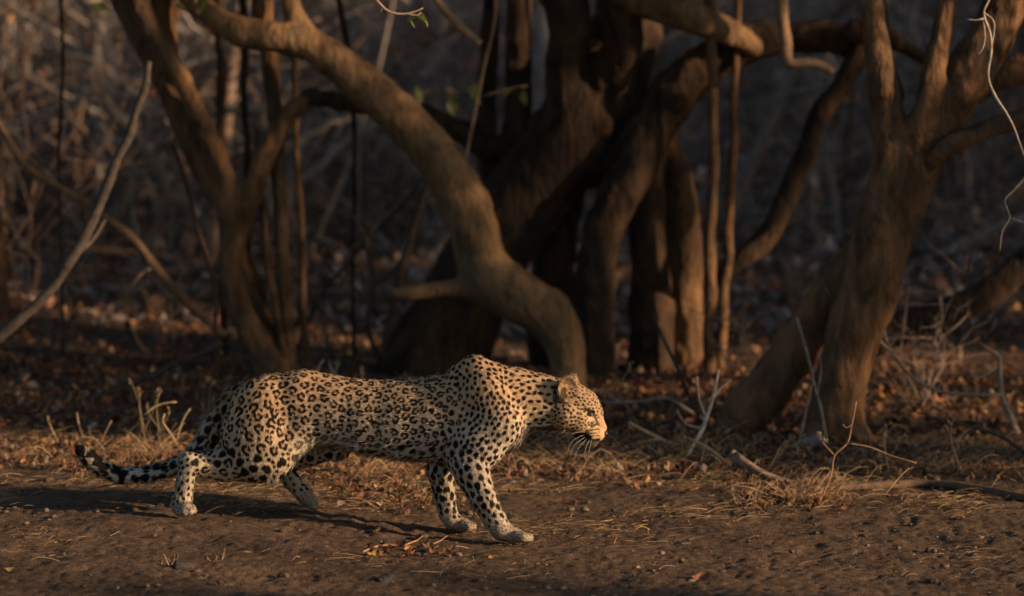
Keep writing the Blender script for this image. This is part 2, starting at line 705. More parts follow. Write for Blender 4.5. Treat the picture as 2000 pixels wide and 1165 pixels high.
def scatter_leaves(name, label, n, zone, size, seed, tilt=0.5, cols=LEAF_COLS, lift=0.012):
    r = np.random.default_rng(seed)
    mb = MB()
    X, Y, Z = gather(zone, n, r)
    for x, y, z in zip(X, Y, Z):
        v, q = LEAF_LIB[r.integers(len(LEAF_LIB))]
        s = r.uniform(*size)
        R = rot(r.uniform(0, 6.28), r.normal(0, tilt), r.normal(0, tilt))
        vv = ((v + r.normal(0, 0.05, v.shape)) * s) @ R.T
        vv[:, 2] -= vv[:, 2].min() * r.uniform(0.6, 1.0)
        c = cols[r.integers(len(cols))] * r.uniform(0.5, 1.3)
        mb.add(vv + np.array([x, y, z + r.uniform(0, lift)]), q, None, c)
    return setp(mb.build(name, M_LEAF), label, kind='stuff')


def litter_zone(r, n):
    y = 2.6 + 12.0 * r.random(n) ** 1.15
    x = r.uniform(-1, 1, n) * 1000 / FPX * (y + CAM_D) * 1.4
    d = noise3(x * 0.8, y * 0.6, 7.0)
    ok = (r.random(n) < 0.75 + 0.6 * d)
    return np.stack([x, y], 1)[ok]


def strip_zone(r, n):
    # the drift of dry leaves and straw along the edge of the open earth
    px = r.uniform(-350, 2350, n)
    py = np.where(r.random(n) < 0.7, r.normal(900, 24, n), r.uniform(860, 955, n))
    heaps = np.array([(770, 965, 60, 16), (690, 925, 70, 14), (1555, 975, 50, 12), (1850, 905, 110, 14), (1080, 915, 70, 12), (230, 910, 90, 12), (1300, 900, 80, 12)])
    h_ = heaps[r.integers(len(heaps), size=n)]
    inh = r.random(n) < 0.35
    px = np.where(inh, r.normal(h_[:, 0], h_[:, 2]), px)
    py = np.where(inh, r.normal(h_[:, 1], h_[:, 3]), py)
    p = Gs(px, py)
    ok = inh | (noise3(p[:, 0] * 1.7, p[:, 1] * 2.5, 1.0) > r.uniform(-0.6, 0.4, n))
    return p[ok][:, :2]


def near_litter(r, n):
    px = r.uniform(-350, 2350, n)
    py = r.uniform(700, 905, n)
    p = Gs(px, py)
    ok = noise3(p[:, 0] * 1.3, p[:, 1] * 1.5, 4.0) > r.uniform(-0.7, 0.4, n)
    return p[ok][:, :2]


def straw_patch(r, n):
    px = r.uniform(-350, 2350, n)
    py = np.where(r.random(n) < 0.75, 895 + np.abs(r.normal(0, 80, n)), r.uniform(880, 1172, n))
    p = Gs(px, py)
    ok = (py < 1174) & (noise3(p[:, 0] * 2.6, p[:, 1] * 3.4, 3.3) + 0.5 * noise3(p[:, 0] * 9, p[:, 1] * 11, 5.3) > r.uniform(-0.1, 0.85, n))
    return p[ok][:, :2]


scatter_leaves('leaf_litter', 'brown and rust fallen leaves carpeting the ground under the trees', 14000, litter_zone, (0.028, 0.07), 3)
scatter_leaves('crumpled_leaf_litter', 'small crumpled leaves beneath the trees behind the leopard', 11500, near_litter, (0.014, 0.042), 4, 0.8)
GREY_COLS = np.array([(0.36, 0.315, 0.295), (0.28, 0.24, 0.225), (0.27, 0.15, 0.115), (0.22, 0.135, 0.11), (0.42, 0.375, 0.35)])
scatter_leaves('grey_leaf_litter', 'greyed old leaves on the far forest floor', 11000,
               lambda r, n: np.stack([r.uniform(-6, 6, n), r.uniform(6.5, 19, n)], 1), (0.06, 0.14), 5, cols=GREY_COLS)
scatter_leaves('leaf_drift', 'drift of crumpled orange leaves along the edge of the bare earth', 5800, strip_zone, (0.012, 0.042), 8, 0.8)


def scatter_straw(name, label, n, zone, length, rad, seed, up=0.12):
    r = np.random.default_rng(seed)
    mb = MB()
    x, y, _ = gather(zone, n, r)
    L = length[0] * 0.5 + (length[1] - length[0]) * r.random(n) ** 2.8
    a = np.where(r.random(n) < 0.5, r.normal(0, 0.5, n), r.uniform(0, 6.28, n))
    bend = r.normal(0, 0.8, n) * r.random(n) ** 2.5
    t_ = np.linspace(0, 1, 5)
    ang = a[:, None] + bend[:, None] * (t_ - 0.5)
    X = x[:, None] + np.cumsum(np.cos(ang), 1) * L[:, None] / 5
    Y = y[:, None] + np.cumsum(np.sin(ang), 1) * L[:, None] / 5
    h = (r.uniform(0, up, n) * L)[:, None] * np.sin(math.pi * t_ * r.uniform(0.4, 1.0, n)[:, None])
    pts = np.stack([X, Y, gz(X, Y) + 0.004 + h + r.uniform(0, 0.008, n)[:, None]], 2)
    c = np.array((0.50, 0.36, 0.20)) * r.uniform(0.25, 1.15, (n, 1)) * np.stack([np.ones(n), r.uniform(0.85, 1.05, n), r.uniform(0.7, 1.1, n)], 1)
    mb.strands(pts, r.uniform(*rad, n)[:, None] * np.array([1, 1, 1, 0.8, 0.4]), 3, c)
    return setp(mb.build(name, M_STRAW), label, kind='stuff')


scatter_straw('straw_litter', 'scraps of dry straw strewn over the bare earth', 5000, straw_patch, (0.02, 0.15), (0.0005, 0.0011), 21, 0.15)
scatter_straw('straw_drift', 'matted dry grass stems along the edge of the leaf litter', 4200, strip_zone, (0.05, 0.26), (0.0006, 0.0016), 22, 0.5)


def scatter_clods(n, seed):
    r = np.random.default_rng(seed)
    mb = MB()
    ico = [(0, 0, 1), (0.89, 0, 0.45), (0.28, 0.85, 0.45), (-0.72, 0.53, 0.45), (-0.72, -0.53, 0.45), (0.28, -0.85, 0.45),
           (0.72, 0.53, -0.45), (-0.28, 0.85, -0.45), (-0.89, 0, -0.45), (-0.28, -0.85, -0.45), (0.72, -0.53, -0.45), (0, 0, -1)]
    tri = [(0, 1, 2), (0, 2, 3), (0, 3, 4), (0, 4, 5), (0, 5, 1), (1, 6, 2), (2, 7, 3), (3, 8, 4), (4, 9, 5), (5, 10, 1),
           (2, 6, 7), (3, 7, 8), (4, 8, 9), (5, 9, 10), (1, 10, 6), (11, 7, 6), (11, 8, 7), (11, 9, 8), (11, 10, 9), (11, 6, 10)]
    ico = np.array(ico)
    p = Gs(r.uniform(-30, 2030, n), r.uniform(900, 1172, n))
    p = p[noise3(p[:, 0] * 2.5, p[:, 1] * 3, 6.1) > r.uniform(-0.9, 0.5, n)]
    for x, y, z in p:
        s = 0.0016 + 0.013 * r.random() ** 6
        v = ico * r.uniform(0.6, 1.3, (12, 1)) * s * np.array([r.uniform(0.8, 1.7), r.uniform(0.8, 1.5), 0.65])
        a = r.uniform(0, 6.28)
        v = np.stack([v[:, 0] * math.cos(a) - v[:, 1] * math.sin(a), v[:, 0] * math.sin(a) + v[:, 1] * math.cos(a), v[:, 2]], 1)
        mb.add(v + np.array([x, y, z + s * 0.25]), None, tri, np.array((0.125, 0.097, 0.074)) * r.uniform(0.4, 1.25))
    return setp(mb.build('soil_crumbs', M_CLOD, smooth=False), 'crumbs of dark soil scattered over the bare earth', kind='stuff')


scatter_clods(1800, 31)

# ================================================================== TREES
def tree_path(pts, Y):
    """rows (px, py, width_px[, dY]) of the photograph at depth Y -> (x, y, z, r)"""
    out = []
    for q in pts:
        dy = q[3] if len(q) > 3 else 0.0
        p = P(q[0], q[1], Y + dy)
        out.append((*p, 0.5 * q[2] * mpp(Y + dy)))
    return np.array(out)


def grow_up(path, rise, lean=(0.0, 0.0), end=0.6):
    """carry a limb on above the picture into the crown"""
    p = path[-1].copy()
    d = (path[-1] - path[-2])[:3]
    d /= np.linalg.norm(d)
    out = [path]
    n = 5
    for i in range(1, n + 1):
        d = d * 0.8 + np.array([lean[0], lean[1], 1.0]) * 0.2
        d /= np.linalg.norm(d)
        p = p.copy()
        p[:3] += d * rise / n
        p[3] *= end ** (1 / n)
        out.append(p[None])
    return np.vstack(out)


def wood(name, paths, mat, parent, cell=0.014, k=0.03, rough=0.02, seed=0.0, flare=None):
    """limbs grown together into one continuous skin"""
    P_ = [smooth_path(p, max(0.05, float(p[:, 3].mean()) * 0.8)) for p in paths]
    A = np.vstack(P_)
    R = A[:, 3].max() + 0.06
    F = Field(A[:, :3].min(0) - R, A[:, :3].max(0) + R, cell)
    for p in P_:
        for a, b in zip(p[:-1], p[1:]):
            F.cone(a[:3], b[:3], a[3], b[3], min(k, 0.9 * max(a[3], b[3])))
    V, Q = F.surface(1)
    N = vnormals(V, Q)
    n = fbm(V[:, 0] * 7 + seed, V[:, 1] * 7, V[:, 2] * 3.2, 3) * rough + (0.5 - np.abs(noise3(V[:, 0] * 24, V[:, 1] * 24 + seed, V[:, 2] * 6))) * rough * 0.7
    n = n + sstep(0.45, 0.8, noise3(V[:, 0] * 9, V[:, 1] * 9 + seed, V[:, 2] * 7 + 3)) * rough * 1.3
    V = V + N * (n - 0.45 * rough)[:, None]
    return mesh_obj(name, V, Q, mat, parent)


def tube_wood(name, path, mat, parent, sides=9, seed=0.0, col=(0.3, 0.22, 0.15), step=0.05, wob=0.18):
    mb = MB()
    p = smooth_path(path, step)
    jit = np.stack([noise3(np.arange(len(p)) * 0.35, seed, k) for k in range(3)], 1) * p[:, 3:4] * 0.35
    mb.tube(p[:, :3] + jit, p[:, 3] * (1 + 0.12 * noise3(np.arange(len(p)) * 0.6, seed, 9.0)), sides, col, wob, seed)
    return mb.build(name, mat, parent)


def crown(parent, centre, radii, n_clump, per, size, seed, cols, mat=None, name='crown', clump_r=0.38):
    r = np.random.default_rng(seed)
    c0 = np.asarray(centre, float)
    N = n_clump * per
    u = r.normal(size=(n_clump, 3))
    u /= np.linalg.norm(u, axis=1, keepdims=True)
    cc = c0 + u * (r.random((n_clump, 1)) ** 0.45) * np.asarray(radii)
    cc = np.repeat(cc, per, 0) + r.normal(size=(N, 3)) * clump_r * 0.55
    a = r.normal(size=(N, 3))
    a /= np.linalg.norm(a, axis=1, keepdims=True)
    b = np.cross(a, r.normal(size=(N, 3)))
    b /= np.linalg.norm(b, axis=1, keepdims=True)
    s = r.uniform(size[0], size[1], (N, 1))
    V = np.stack([cc - a * s, cc + b * s * 0.42, cc + a * s, cc - b * s * 0.42], 1).reshape(-1, 3)
    Q = np.arange(N * 4).reshape(-1, 4)
    col = np.repeat(np.asarray(cols)[r.integers(len(cols), size=N)] * r.uniform(0.7, 1.3, (N, 1)), 4, 0)
    return mesh_obj(name, V, Q, mat or M_GREEN, parent, False, col)


GREENS = [(0.055, 0.085, 0.025), (0.08, 0.10, 0.03), (0.10, 0.09, 0.035), (0.05, 0.07, 0.02)]

# --- the forked tree behind the leopard's hips
YL = G(545, 745)[1]
t = thing('forked_tree', 'brown tree with forked leaning stems rising behind the leopard\'s hips', 'tree', (*G(548, 745)[:2], 0))
pa = tree_path([(548, 760, 92), (520, 690, 74), (476, 620, 60), (455, 545, 56), (452, 490, 50), (462, 440, 56), (452, 410, 66), (405, 330, 66, .05), (365, 240, 64, .06),
                (322, 150, 62, .08), (292, 80, 66, .1), (240, -20, 76, .12)], YL) * np.array([1, 1, 1, 0.84])
pb = tree_path([(462, 440, 40), (440, 350, 38, -.04), (395, 240, 38, -.06), (350, 150, 37, -.08), (305, 75, 36, -.1), (262, -15, 36, -.1)], YL) * np.array([1, 1, 1, 0.84])
pc = tree_path([(345, 225, 44, .05), (325, 120, 50, .08), (320, -20, 50, .1)], YL) * np.array([1, 1, 1, 0.84])
pd = tree_path([(466, 432, 46), (492, 375, 48, -.03), (525, 290, 44, -.05), (556, 232, 38, -.06), (582, 205, 26, -.06), (594, 196, 14, -.06)], YL) * np.array([1, 1, 1, 0.84])
wood('trunk', [grow_up(pa, 2.6, (-0.2, 0.1)), grow_up(pb, 2.4, (-0.1, -0.2)), grow_up(pc, 2.6, (0.1, 0.2)), pd], M_BARK_L, t, 0.0115, 0.03, 0.010, 1.0)
tube_wood('stem', tree_path([(560, 760, 52, .12), (540, 690, 50, .12), (505, 600, 46, .14), (475, 510, 42, .16), (462, 440, 36, .1)], YL), M_BARK_L, t, 12, 2.2)
tube_wood('stem', grow_up(tree_path([(562, 760, 40), (566, 690, 34), (556, 560, 30), (545, 420, 28), (540, 310, 30, .02), (535, 230, 30, .05), (524, 120, 36, .05), (512, -20, 40, .05)], YL), 2.2), M_BARK_L, t, 12, 4.4)
tube_wood('stem', tree_path([(556, 750, 18, -.03), (545, 640, 17, -.04), (524, 510, 16, -.02), (508, 370, 13, .03), (500, 250, 9, .06)], YL), M_BARK_L, t, 8, 5.1)
tube_wood('stem', grow_up(tree_path([(600, 740, 17, .3), (592, 600, 16, .32), (586, 430, 14, .35), (578, 250, 12, .4), (575, 60, 12, .4), (570, -20, 12, .4)], YL), 1.5), M_BARK_L, t, 8, 6.3)
crown(t, (P(400, 0, YL)[0] - 0.6, YL - 0.9, 3.5), (2.0, 2.1, 1.3), 230, 60, (0.045, 0.085), 41, GREENS)

# --- dark thin saplings standing left of it
for i, (pts, Y, lab) in enumerate([
    ([(436, 470, 16), (428, 330, 17), (432, 150, 19), (428, -20, 20)], YL + .9, 'dark thin upright sapling crossing behind the forked tree at top left'),
    ([(484, 330, 13), (478, 180, 15), (474, -20, 17)], YL + 1.2, 'slim dark sapling just right of the thickest fork at top left'),
    ([(120, 470, 7), (113, 330, 7), (122, 150, 7), (118, -20, 7)], YL + .4, 'thread-thin dark sapling near the left edge'),
    ([(690, 500, 9), (692, 380, 10), (690, 240, 11), (682, 120, 12), (660, -20, 14)], YL + 1.0, 'thin dark sapling under the arch of the pale trunk'),
    ([(420, 640, 9), (415, 540, 9), (385, 440, 9), (362, 350, 9), (338, 280, 8)], YL - .3, 'bent thin sapling left of the forked tree\'s foot'),
]):
    path = tree_path(pts, Y)
    b = path[0].copy()
    b[2] = gz(b[0], b[1]) - 0.02
    if path[0][2] > b[2] + 0.08:
        path = np.vstack([b[None], path])
    tt = thing('sapling', lab, 'sapling', (b[0], b[1], b[2]))
    tube_wood('stem', path if i in (4,) else grow_up(path, 1.2), M_BARK_C, tt, 7, 10 + i)

# --- the pale arching trunk
YA = 4.2
t = thing('arching_trunk', 'pale smooth trunk that arches up and over to the left above the leopard', 'tree', (P(1112, 760, YA)[0], YA, 0))
pa = tree_path([(1116, 800, 64, .0), (1112, 725, 62), (1104, 672, 66), (1078, 622, 84), (1035, 592, 94), (985, 566, 96), (950, 545, 98), (934, 486, 88),
                (912, 410, 86), (865, 322, 82), (795, 240, 76), (705, 162, 68), (625, 100, 58), (545, 74, 52), (470, 62, 48, .05), (395, 18, 42, .1), (330, -40, 40, .2)], YA)
pb = tree_path([(945, 560, 60), (905, 562, 36, -.03), (850, 566, 30, -.08), (800, 574, 25, -.12), (772, 572, 22, -.14)], YA)
pc = tree_path([(640, 105, 34), (585, 50, 34, .05), (560, -30, 32, .1)], YA)
wood('trunk', [grow_up(pa, 1.4, (-.4, 0)), pb, grow_up(pc, 1.8, (-.1, .1))], M_BARK_A, t, 0.0125, 0.04, 0.007, 3.0)
crown(t, (P(420, 0, YA)[0] - 0.2, YA + 1.6, 3.7), (2.4, 2.6, 1.3), 200, 60, (0.045, 0.08), 43, GREENS)

# --- the great dark tree in the middle
YC = G(850, 735)[1] + 0.15
t = thing('great_tree', 'massive dark tree with many thick leaning trunks in the middle', 'tree', (P(860, 740, YC)[0], YC, 0))
ps = [
    tree_path([(838, 790, 225), (860, 700, 200), (900, 600, 172), (955, 500, 158), (1022, 400, 156), (1085, 310, 162), (1140, 225, 166), (1190, 140, 160, .1), (1222, 40, 130, .2), (1235, -40, 120, .2)], YC),
    tree_path([(1130, 250, 110), (1100, 160, 80, -.1), (1112, 60, 82, -.15), (1092, -30, 78, -.15)], YC),
    tree_path([(1004, 430, 56, .1), (1006, 300, 52, .1), (1010, 150, 50, .15), (1014, -30, 50, .2)], YC),
    tree_path([(985, 450, 44, .2), (960, 340, 40, .2), (950, 220, 36, .2), (952, 120, 34, .25), (962, -20, 32, .3)], YC),
    tree_path([(965, 285, 50, .15), (880, 248, 50, .15), (800, 222, 48, .2), (700, 205, 44, .3), (600, 188, 40, .4)], YC),
    tree_path([(1120, 330, 70), (1210, 320, 84), (1285, 225, 88, -.1), (1345, 150, 84, -.15), (1420, 98, 78, -.15), (1500, 75, 70, -.15), (1600, 72, 62, -.15), (1690, 80, 54, -.15)], YC),
    tree_path([(760, 770, 90, -.1), (800, 690, 90, -.05), (850, 600, 90, 0)], YC),
    tree_path([(940, 790, 70, -.1), (915, 700, 80, 0), (905, 620, 90, 0)], YC),
    tree_path([(1180, 170, 70, -.1), (1220, 90, 70, -.2), (1210, 20, 66, -.25), (1190, -40, 60, -.25)], YC),
]
wood('trunk', [grow_up(ps[0], 2.2, (.2, .1)), grow_up(ps[1], 2.0, (-.2, -.2)), grow_up(ps[2], 2.0), grow_up(ps[3], 1.8, (-.1, .2)), ps[4], ps[5], ps[6], ps[7], grow_up(ps[8], 1.8, (-.2, 0))], M_BARK_C, t, 0.015, 0.03, 0.016, 7.0)
pt = tree_path([(1280, 232, 90, -.1), (1240, 320, 88, -.2), (1196, 410, 78, -.25), (1170, 500, 74, -.3), (1158, 600, 70, -.3), (1166, 690, 72, -.3), (1160, 800, 92, -.3)], YC)
wood('stem', [pt], M_BARK_C, t, 0.013, 0.03, 0.012, 8.0)
pt = tree_path([(1262, 290, 66, .0), (1262, 400, 74), (1268, 500, 78), (1274, 600, 80), (1268, 700, 86), (1262, 800, 110)], YC)
wood('stem', [pt], M_BARK_C, t, 0.013, 0.03, 0.012, 9.0)
pt = tree_path([(1282, 240, 52, .15), (1312, 320, 56, .1), (1332, 400, 60, .1), (1338, 500, 64, .1), (1340, 600, 66, .1), (1345, 690, 74, .1), (1350, 770, 90, .1)], YC)
wood('stem', [pt], M_BARK_L, t, 0.013, 0.03, 0.010, 10.0)
pt = tree_path([(1118, 340, 70, .2), (1098, 420, 74, .2), (1084, 500, 82, .2), (1078, 600, 84, .2), (1082, 700, 90, .2), (1090, 790, 110, .2)], YC)
wood('stem', [pt], M_BARK_C, t, 0.013, 0.03, 0.012, 11.0)
pt = tree_path([(1225, -20, 70, -.3), (1290, 12, 70, -.35), (1360, 36, 66, -.35), (1425, 66, 54, -.3), (1470, 92, 40, -.25)], YC)
wood('branch', [pt], M_BARK_A, t, 0.012, 0.02, 0.008, 12.0)
pt = tree_path([(1675, 60, 52, -.3), (1720, 66, 44, -.35), (1760, 86, 36, -.4), (1798, 112, 28, -.42), (1815, 128, 14, -.42)], YC)
wood('branch', [pt], M_BARK_C, t, 0.010, 0.02, 0.012, 13.0)
tube_wood('branch', tree_path([(1682, 92, 42, -.2), (1640, 165, 40, -.2), (1580, 270, 42, -.2), (1548, 365, 46, -.2), (1522, 430, 48, -.2), (1475, 478, 44, -.2), (1425, 520, 34, -.2), (1390, 560, 20, -.1)], YC), M_BARK_C, t, 14, 15.0)
crown(t, (P(1100, 0, YC)[0], YC - .5, 4.15), (2.3, 2.3, 1.4), 260, 60, (0.05, 0.09), 44, GREENS)

# --- two slender poles right of the great tree
for i, (pts, lab) in enumerate([
    ([(1384, 770, 24), (1386, 640, 24), (1390, 450, 24), (1393, 300, 23), (1394, 170, 22), (1388, -20, 22)], 'slender upright pole stem, the left one of two right of the great tree'),
    ([(1400, 760, 20), (1408, 660, 20), (1424, 450, 18), (1433, 300, 17), (1434, 190, 16), (1440, -20, 16)], 'slender upright pole stem, the right one of two right of the great tree')]):
    path = tree_path(pts, YC - .35 + .1 * i)
    tt = thing('pole_sapling', lab, 'sapling', (path[0][0], path[0][1], 0), 'pole saplings right of the great tree')
    tube_wood('stem', grow_up(path, 1.5), M_BARK_L, tt, 10, 30 + i, wob=0.1)

# --- the ruddy tree on the right
YR = G(1635, 862)[1]
t = thing('ruddy_tree', 'ruddy barked tree dividing into several limbs at the right', 'tree', (P(1635, 860, YR)[0], YR, 0))
ps = [
    tree_path([(1622, 890, 120), (1632, 810, 104), (1650, 720, 100), (1682, 610, 108), (1712, 510, 108), (1738, 420, 112), (1768, 350, 112), (1812, 270, 100), (1862, 190, 96), (1912, 110, 92, .05), (1955, 30, 84, .1), (1985, -30, 80, .1)], YR),
    tree_path([(1742, 400, 80), (1742, 300, 72, -.03), (1734, 210, 66, -.04), (1720, 120, 54, -.04), (1712, 40, 46, 0), (1712, -20, 46, 0)], YR),
    tree_path([(1770, 340, 50, -.05), (1800, 240, 46, -.1), (1822, 150, 42, -.1), (1840, 60, 38, -.1), (1852, -20, 36, -.1)], YR),
    tree_path([(1700, 480, 70, .1), (1650, 540, 80, .18), (1600, 615, 86, .22), (1545, 700, 86, .22), (1490, 770, 88, .2), (1450, 815, 84, .2), (1420, 850, 74, .2)], YR),
    tree_path([(1640, 790, 70), (1670, 850, 56, -.05), (1712, 892, 34, -.08)], YR),
    tree_path([(1628, 800, 70), (1592, 860, 52, -.06), (1545, 900, 30, -.1)], YR),
]
wood('trunk', [ps[4], ps[5], grow_up(ps[0], 2.4, (.3, .1)), grow_up(ps[1], 2.2, (-.1, .2)), grow_up(ps[2], 2.0), ps[3]], M_BARK_R, t, 0.011, 0.03, 0.010, 20.0)
tube_wood('branch', grow_up(tree_path([(1778, 372, 50), (1806, 328, 44, -.05), (1850, 295, 42, -.1), (1930, 256, 40, -.15), (2010, 232, 38, -.2), (2120, 180, 34, -.3)], YR), .8), M_BARK_R, t, 12, 21.0)
tube_wood('branch', tree_path([(1838, 210, 60, .05), (1900, 165, 60, .1), (1970, 138, 60, .15), (2060, 110, 56, .2), (2160, 40, 50, .3)], YR), M_BARK_R, t, 12, 22.0)
crown(t, (P(1850, 0, YR)[0] + .2, YR + 1.8, 4.5), (1.7, 1.8, 1.4), 60, 60, (0.045, 0.085), 45, GREENS)

# --- dark leaning log right of it, dark trunk at the left edge
YJ = YR + 1.6
t = thing('fallen_log', 'dark fallen log leaning up to the right edge', 'log', (P(1730, 660, YJ)[0], YJ, 0))
wood('stem', [tree_path([(1690, 690, 46), (1735, 652, 54), (1800, 622, 58), (1880, 600, 58), (1945, 562, 56), (2010, 505, 54), (2090, 440, 52)], YJ)], M_BARK_C, t, 0.012, .02, .01, 23.0)
YM = 5.6
t = thing('dark_trunk', 'dark trunk cut by the left edge of the view', 'tree', (P(-20, 480, YM)[0], YM, 0))
wood('trunk', [grow_up(tree_path([(-30, 740, 120), (-26, 600, 90), (-26, 470, 78), (-44, 380, 66), (-80, 200, 62), (-110, 0, 58)], YM), 1.8)], M_BARK_C, t, 0.016, .02, .012, 24.0)
crown(t, (P(-90, 0, YM)[0] - .4, YM + .6, 3.7), (2.0, 2.4, 1.4), 170, 60, (0.05, 0.085), 46, GREENS)

# --- dead branches and twigs around the trees: (name, label, category, depth, material, colour, [paths])
def dead_branch(name, label, cat, Y, paths, col, sides=7, mat=None, step=0.035, group=None, tips=None):
    """Y: depth; None = depth of the ground under the first point; 'ground' = every point lies on the ground"""
    if Y is None:
        Y = G(paths[0][0][0], paths[0][0][1])[1]
    W = []
    for p in paths:
        if Y == 'ground':
            q = Gs([a[0] for a in p], [a[1] for a in p])
            w = np.array([a[2] for a in p]) * 0.5 * mpp(q[:, 1])
            W.append(np.column_stack([q[:, 0], q[:, 1], q[:, 2] + w * 0.9, w]))
        else:
            W.append(tree_path(p, Y))
    base = W[0][np.argmin(W[0][:, 2])]
    tt = thing(name, label, cat, (base[0], base[1], base[2]), group)
    for i, p in enumerate(W):
        tube_wood('stem' if i == 0 else 'twig', p, mat or M_TWIG, tt, sides, hash_(label) + i, col, step)
    for (tx, ty, kind, size) in tips or ():
        seed_head(kind, P(tx, ty, Y), size * mpp(Y), tt, hash_(label) + tx)
    return tt


def seed_head(kind, c, size, parent, seed):
    """'seed': a spike of little husks; 'flower': a round dry head; 'leaf': a small green leaf"""
    r = np.random.default_rng(int(seed * 10) % 99991)
    mb = MB()
    if kind == 'leaf':
        v, q = leaf_shape(size, size * 0.55, r.uniform(-.3, .5), r.uniform(0, .5), 5)
        mb.add((v + np.array([size / 2, 0, 0])) @ rot(r.uniform(0, 6.28), r.uniform(.5, 1.5), r.uniform(-.6, .6)).T + c, q, None, np.array((0.115, 0.14, 0.04)) * r.uniform(.7, 1.3))
        return mb.build('leaf', M_GREEN, parent)
    n = 14 if kind == 'seed' else 22
    for i in range(n):
        if kind == 'seed':
            o = np.array([r.normal(0, .12), r.normal(0, .12), (i / n - .5)]) * size
            d = np.array([r.normal(0, .5), r.normal(0, .5), 1.0])
        else:
            d = r.normal(size=3)
            o = d / np.linalg.norm(d) * size * .12
        d = d / np.linalg.norm(d)
        L = size * r.uniform(.18, .34)
        mb.tube(np.array([c + o, c + o + d * L * .5, c + o + d * L]), np.array([.3, .5, .1]) * L * .42, 4, np.array((0.36, 0.26, 0.15)) * r.uniform(.6, 1.2))
    return mb.build('seed_head', M_STRAW, parent)


def hash_(s):
    return (sum(ord(c) * (i + 3) for i, c in enumerate(s)) % 977) * 0.37


GREYW, BROWNW, PALEW, DARKW = (0.055, 0.046, 0.039), (0.125, 0.08, 0.05), (0.46, 0.40, 0.34), (0.07, 0.05, 0.04)
dead_branch('dead_branch', 'long grey dead branch sweeping down to the left edge', 'branch', 2.9,
            [[(-300, 868, 20), (-180, 780, 21), (-90, 715, 22), (-20, 668, 22), (40, 622, 23), (105, 560, 23), (150, 492, 23), (190, 405, 21), (222, 330, 20), (252, 262, 18), (278, 190, 15), (292, 120, 11)],
             [(150, 492, 14), (180, 470, 10, .1), (205, 430, 7, .2)]], GREYW, 10)
dead_branch('dead_branch', 'crooked brown branch slanting down to the forked tree\'s foot', 'branch', YL - .12,
            [[(440, 658, 17), (400, 625, 19), (345, 570, 20), (300, 520, 19), (262, 470, 18), (215, 432, 17), (165, 395, 16), (105, 362, 17), (55, 330, 16), (20, 280, 13), (-10, 225, 12)],
             [(165, 395, 8), (120, 350, 7, .1), (60, 300, 6, .2)], [(300, 520, 7), (270, 540, 5, -.1), (240, 590, 4, -.2)]], BROWNW, 9)
dead_branch('dead_branch', 'grey stick lying on the leaves left of the leopard\'s rump', 'branch', 3.6,
            [[(434, 668, 15), (390, 690, 14), (330, 716, 13), (270, 745, 12), (200, 772, 9), (150, 790, 6)], [(345, 710, 7), (340, 728, 5, -.05)]], GREYW, 8)
dead_branch('dead_branch', 'thin dark stick leaning under the arching trunk', 'branch', 4.9,
            [[(748, 742, 14), (758, 650, 15), (776, 560, 15), (795, 490, 14), (815, 420, 12), (832, 355, 9), (836, 310, 6)]], DARKW)
dead_branch('dead_branch', 'second thin dark stick crossing under the arching trunk', 'branch', 5.3,
            [[(575, 715, 8), (600, 630, 9), (645, 552, 9), (690, 500, 9), (740, 445, 9), (790, 395, 8), (828, 345, 6)]], DARKW)
dead_branch('tangled_bush', 'bare tangled twigs between the forked tree and the great tree', 'bush', None,
            [[(745, 720, 11), (720, 640, 12), (728, 560, 13), (715, 470, 12), (690, 420, 8)], [(725, 600, 8), (690, 560, 7, .1), (640, 520, 6, .15), (600, 430, 4, .2)],
             [(728, 560, 8), (770, 530, 7, .1), (800, 470, 5, .1)], [(720, 640, 7), (680, 650, 6, -.1), (640, 620, 5, -.1)], [(715, 480, 6), (740, 430, 5), (742, 380, 3)],
             [(735, 680, 6), (790, 640, 5, .1), (830, 600, 3, .1)]], (0.10, 0.075, 0.06))
dead_branch('bare_shrub', 'bare shrub with long arching twigs right of the ruddy tree', 'shrub', None,
            [[(1990, 850, 16), (1968, 805, 14), (1955, 770, 12), (1950, 700, 10), (1935, 685, 8), (1912, 668, 5)],
             [(1955, 772, 8), (1890, 772, 8, .02), (1830, 764, 8, .04), (1780, 735, 8, .05), (1745, 690, 7, .06), (1728, 650, 6, .08), (1735, 610, 4, .1)],
             [(1745, 690, 6, .06), (1690, 640, 6, 0), (1640, 600, 5, -.05), (1610, 562, 4, -.1)],
             [(1950, 715, 4), (1905, 740, 3, -.03), (1880, 700, 3, -.04)]], (0.27, 0.22, 0.18), 6)
dead_branch('bare_shrub', 'wispy upright twigs in front of the ruddy tree\'s foot', 'shrub', None,
            [[(1618, 880, 6), (1604, 800, 6), (1588, 740, 5), (1576, 690, 5), (1556, 620, 4)], [(1596, 770, 4), (1604, 720, 3), (1600, 690, 2)],
             [(1560, 862, 5, .1), (1578, 790, 4, .1), (1590, 720, 3, .1)]], (0.24, 0.20, 0.165), 5)
dead_branch('bare_shrub', 'white weathered dead shoot standing right of the leopard\'s face', 'shrub', None,
            [[(1335, 905, 7), (1352, 872, 8), (1372, 838, 9), (1384, 805, 8), (1396, 765, 7), (1404, 722, 4)], [(1380, 815, 5), (1366, 780, 4), (1362, 735, 3)],
             [(1388, 790, 4), (1405, 762, 3, .04), (1428, 742, 2, .06)], [(1372, 836, 4), (1340, 830, 3, .03), (1322, 800, 2, .05)]], PALEW, 6)
dead_branch('dead_branch', 'grey twig leaning in from above right of the leopard\'s face', 'branch', None,
            [[(1376, 835, 8), (1352, 790, 8), (1330, 735, 8), (1308, 690, 7), (1288, 645, 6), (1275, 610, 4)]], GREYW, 6)
